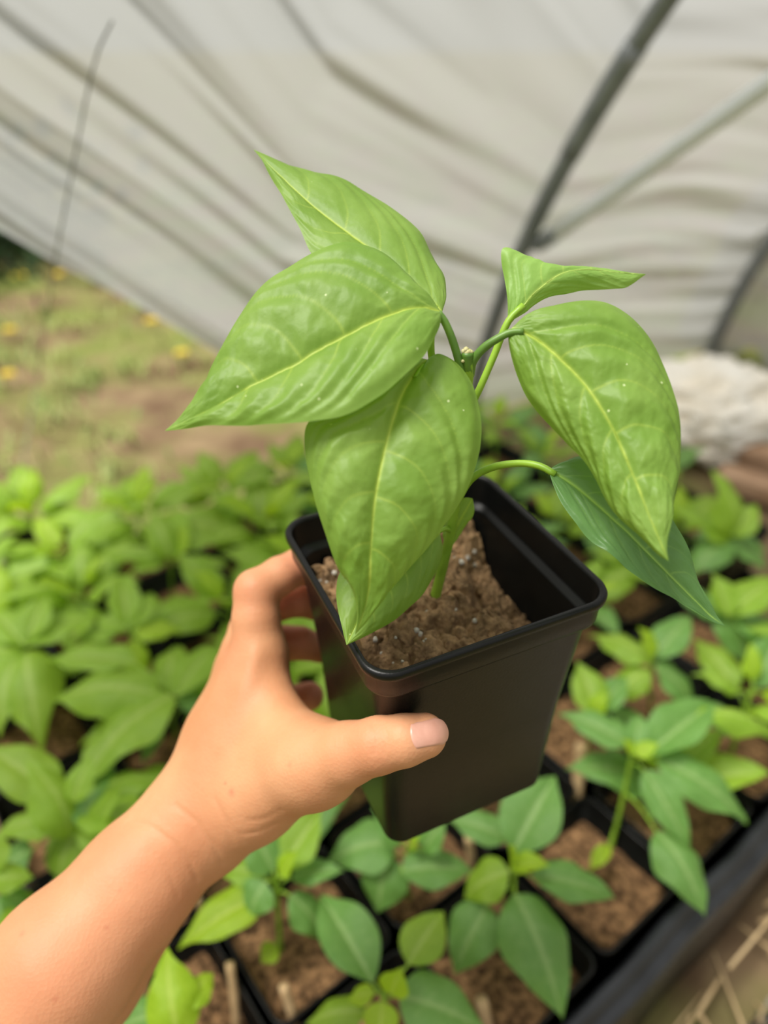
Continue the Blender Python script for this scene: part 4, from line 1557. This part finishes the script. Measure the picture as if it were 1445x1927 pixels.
vs = np.array(vs)
for _ in range(5):
    d_ = hand_sdf(vs)
    vs = vs - (np.clip(d_, -1, 1)[:, None]) * (.6 * nrm[None])
lift = np.full(len(vs), .00045).reshape(na, nb)
lift[0, :] = lift[:, 0] = lift[:, -1] = -.0003
vs = vs + nrm * lift.reshape(-1, 1)
nf = grid_faces(na, nb)
nail = obj('thumb_nail', vs, nf, M['nail'], person)
nail['label'] = 'short pink thumb nail'

# ------------------------------------------------------------------ things at the far end and around
# cream sack slumped on the ground in front of the far hoop
cs = onz(1335, 872, 0.0)
n1, n2 = 110, 70
vs = []
for a_ in range(n2 + 1):
    th = math.pi * a_ / n2
    for b_ in range(n1):
        ph = 2 * math.pi * b_ / n1
        vs.append((math.sin(th) * math.cos(ph), math.sin(th) * math.sin(ph), math.cos(th)))
vs = np.array(vs)
vs = np.sign(vs) * np.abs(vs) ** .85
rr = 1 + .26 * fbm(vs * 1.7, 91, 4, .55) + .16 * (1 - 2 * np.abs(vnoise(vs * np.array([2.6, 2.6, 4.]) + 3, 92))) + .07 * (1 - 2 * np.abs(vnoise(vs * np.array([6., 6., 8.]), 93)))
vs = vs * rr[:, None] * np.array([.165, .135, .080])
ca, sa = math.cos(.6), math.sin(.6)
vs = np.stack([vs[:, 0] * ca - vs[:, 1] * sa, vs[:, 0] * sa + vs[:, 1] * ca, np.maximum(vs[:, 2], -.055)], 1)
cs2 = cs + np.array([.02, .14, .055])
fs = []
for a_ in range(n2):
    for b_ in range(n1):
        fs.append((a_ * n1 + b_, (a_ + 1) * n1 + b_, (a_ + 1) * n1 + (b_ + 1) % n1, a_ * n1 + (b_ + 1) % n1))
tag(obj('sack', vs + cs2, fs, M['sack']), 'crumpled cream sack slumped on the ground by the far hoop', 'sack')

# boards lying behind the seedlings at the right edge
def board(p0, p1, w, h, label):
    p0, p1 = np.asarray(p0), np.asarray(p1)
    x = p1 - p0
    L = np.linalg.norm(x)
    x /= L
    y = np.cross([0, 0, 1.0], x)
    y /= np.linalg.norm(y)
    z = np.cross(x, y)
    V_ = []
    nn = 14
    for k in range(nn):
        t_ = k / (nn - 1) * L
        for (yy, zz_) in ((-w / 2, 0), (-w / 2, h * .85), (-w / 2 + .003, h), (w / 2 - .003, h), (w / 2, h * .85), (w / 2, 0)):
            V_.append(p0 + x * t_ + y * yy + z * (zz_ + .0015 * math.sin(t_ * 30)))
    f = [(k * 6 + s, k * 6 + (s + 1) % 6, (k + 1) * 6 + (s + 1) % 6, (k + 1) * 6 + s) for k in range(nn - 1) for s in range(6)]
    f += [tuple(range(6))[::-1], tuple(range((nn - 1) * 6, nn * 6))]
    tag(obj('wooden_board', V_, f, M['board'], smooth_shade=False), label, 'board')


board(onz(1350, 905, 0.0), onz(1560, 975, 0.0), .055, .03, 'weathered board lying nearest the seedlings at the right edge')
board(onz(1380, 868, 0.0), onz(1580, 930, 0.0), .06, .045, 'pale board behind the other, against the cream sack')

# blue hose lying at the foot of the end film
hp = [onz(1378, 728, .02), onz(1405, 738, .03), onz(1430, 765, .02), onz(1475, 790, .012), onz(1540, 800, .012)]
v, f = tube(spline(hp, 30), .011, 10)
tag(obj('hose', v, f, M['hose']), 'blue hose at the foot of the end film', 'hose')

# cord hanging from the lifted edge of the film
u_, z_ = wall_hit(172, 120)
cp_ = [wall_pt(*wall_hit(205, 40), .012), wall_pt(*wall_hit(172, 120), .010), wall_pt(*wall_hit(135, 300), .012), wall_pt(*wall_hit(100, 490), .012), onz(72, 700, .12), onz(38, 905, 0.0)]
v, f = tube(spline(cp_, 50), .0011, 8)
tag(obj('cord', v, f, M['cord']), 'thin grey cord hanging from the film to the ground at left', 'cord')

# dark shrub outside, beyond the lifted film
sv = []
sc0 = onz(-120, 520, 0.0)
rs = np.random.default_rng(5)
parts = []
for k in range(900):
    c_ = sc0 + np.array([rs.normal(0, .22), rs.normal(0.3, .22), abs(rs.normal(.16, .13))])
    d1 = rs.normal(size=3)
    d1 /= np.linalg.norm(d1)
    d2 = np.cross(d1, rs.normal(size=3))
    d2 /= np.linalg.norm(d2)
    l_, w_ = rs.uniform(.05, .10), rs.uniform(.02, .04)
    parts.append((np.array([c_, c_ + d1 * l_ * .5 + d2 * w_, c_ + d1 * l_, c_ + d1 * l_ * .5 - d2 * w_]), [(0, 1, 2, 3)]))
v, f = merge(parts)
tag(obj('shrub', v, f, M['shrub']), 'dark shrub outside beyond the lifted film at far left', 'shrub')

# short grass and weeds on the ground, uncountable
parts = []
rs = np.random.default_rng(9)
cnt = 0
cl = rs.uniform([-2.6, .7], [1.4, 4.6], (420, 2))
dens = vnoise(np.c_[cl * 2.0, np.zeros(len(cl))], 44)
cl = cl[dens > -.15]
for c_ in cl:
    if (c_ - cell(-3, 0)[:2]) @ E2[:2] < 8.4 * PITCH_G:
        continue
    sp = rs.uniform(.03, .10)
    for k in range(int(rs.integers(14, 34))):
        b_ = np.array([c_[0] + rs.normal(0, sp), c_[1] + rs.normal(0, sp), -.012])
        a_ = rs.uniform(0, 6.28)
        l_ = rs.uniform(.02, .055)
        w_ = rs.uniform(.0015, .004)
        dr = np.array([math.cos(a_), math.sin(a_), 0])
        sd = np.array([-dr[1], dr[0], 0]) * w_
        m_ = b_ + dr * l_ * .3 + np.array([0, 0, l_ * .75])
        t_ = b_ + dr * l_ * .9 + np.array([0, 0, l_ * rs.uniform(.4, .9)])
        parts.append((np.array([b_ - sd, b_ + sd, m_ + sd, m_ - sd, t_]), [(0, 1, 2, 3), (3, 2, 4)]))
v, f = merge(parts)
tag(obj('grass', v, f, M['grass']), 'short patchy grass on the ground left of the seedlings', 'grass', kind='stuff')

# yellow flowers in the grass
for k, (px, py, lab) in enumerate(((110, 515, 'yellow flower just under the lifted film edge'), (18, 620, 'yellow flower at the left edge of the grass'), (285, 603, 'yellow flower by the film edge right of the cord'),
                                   (15, 703, 'lower yellow flower at the left edge of the grass'), (37, 518, 'yellow flower at top left near the dark shrub'), (342, 663, 'yellow flower nearest the tip of the long held leaf'))):
    g = onz(px, py, .02)
    root = thing('dandelion', lab, 'flower', (g[0], g[1], 0.0), 'yellow flowers in the grass')
    hd = []
    rad_ = .016 * max(1, g[1] / 2.2)
    for q_ in range(14):
        a_ = q_ * 2.399
        r_ = rad_ * math.sqrt((q_ + .5) / 14)
        hd.append(blob(np.array([g[0] + r_ * math.cos(a_), g[1] + r_ * math.sin(a_), .024 - .3 * r_]), rad_ * .30, q_, 6, 4))
    v, f = merge(hd)
    obj('flower_head', v, f, M['dandelion'], root)
    v, f = tube([np.array([g[0], g[1], -.01]), np.array([g[0], g[1], .022])], .0015, 6)
    obj('flower_stalk', v, f, M['stem'], root)

# straw litter in front of the tray at lower right
parts = []
rs = np.random.default_rng(15)
for k in range(520):
    t_ = rs.uniform(-1.2, 2.6)
    b_ = G0 - E2 * (PITCH_G * .5 + .036 + rs.uniform(-.012, .34)) + E1 * PITCH_G * t_ * 2
    a_ = rs.normal(math.radians(60), .75)
    l_ = rs.uniform(.05, .16)
    dr = np.array([math.cos(a_), math.sin(a_), rs.normal(0, .10)])
    z_ = rs.uniform(.002, .035)
    b_ = np.array([b_[0], b_[1], z_])
    e_ = b_ + dr * l_
    if (e_ - G0) @ E2 > -PITCH_G * .5 - .028:
        continue
    e_[2] = max(e_[2], .002)
    parts.append(tube([b_, (b_ + e_) / 2 + np.array([0, 0, rs.uniform(0, .008)]), e_], rs.uniform(.0009, .0022), 5))
v, f = merge(parts)
tag(obj('straw', v, f, M['straw']), 'dry straw litter on the ground outside the tray rim', 'straw', kind='stuff')

# clear plastic sheet over the straw
ns_, nt_ = 70, 70
a = np.linspace(0, 1, ns_)
A, B = np.meshgrid(a, a, indexing='ij')
org = onz(1400, 1990, .03)
P = org[None, None] + (E1 * .42)[None, None] * A[..., None] + (-E2 * .22)[None, None] * (B - .05)[..., None]
pn = P.reshape(-1, 3).copy()
pn[:, 2] = .030 + .022 * fbm(pn * np.array([16, 16, 0.]), 55, 3) + .014 * (1 - np.abs(vnoise(pn * np.array([9., 22., 0]), 57)))
tag(obj('plastic_sheet', pn, grid_faces(ns_, nt_), M['sheet']), 'crumpled clear plastic sheet over straw in the lower right corner', 'plastic sheet')
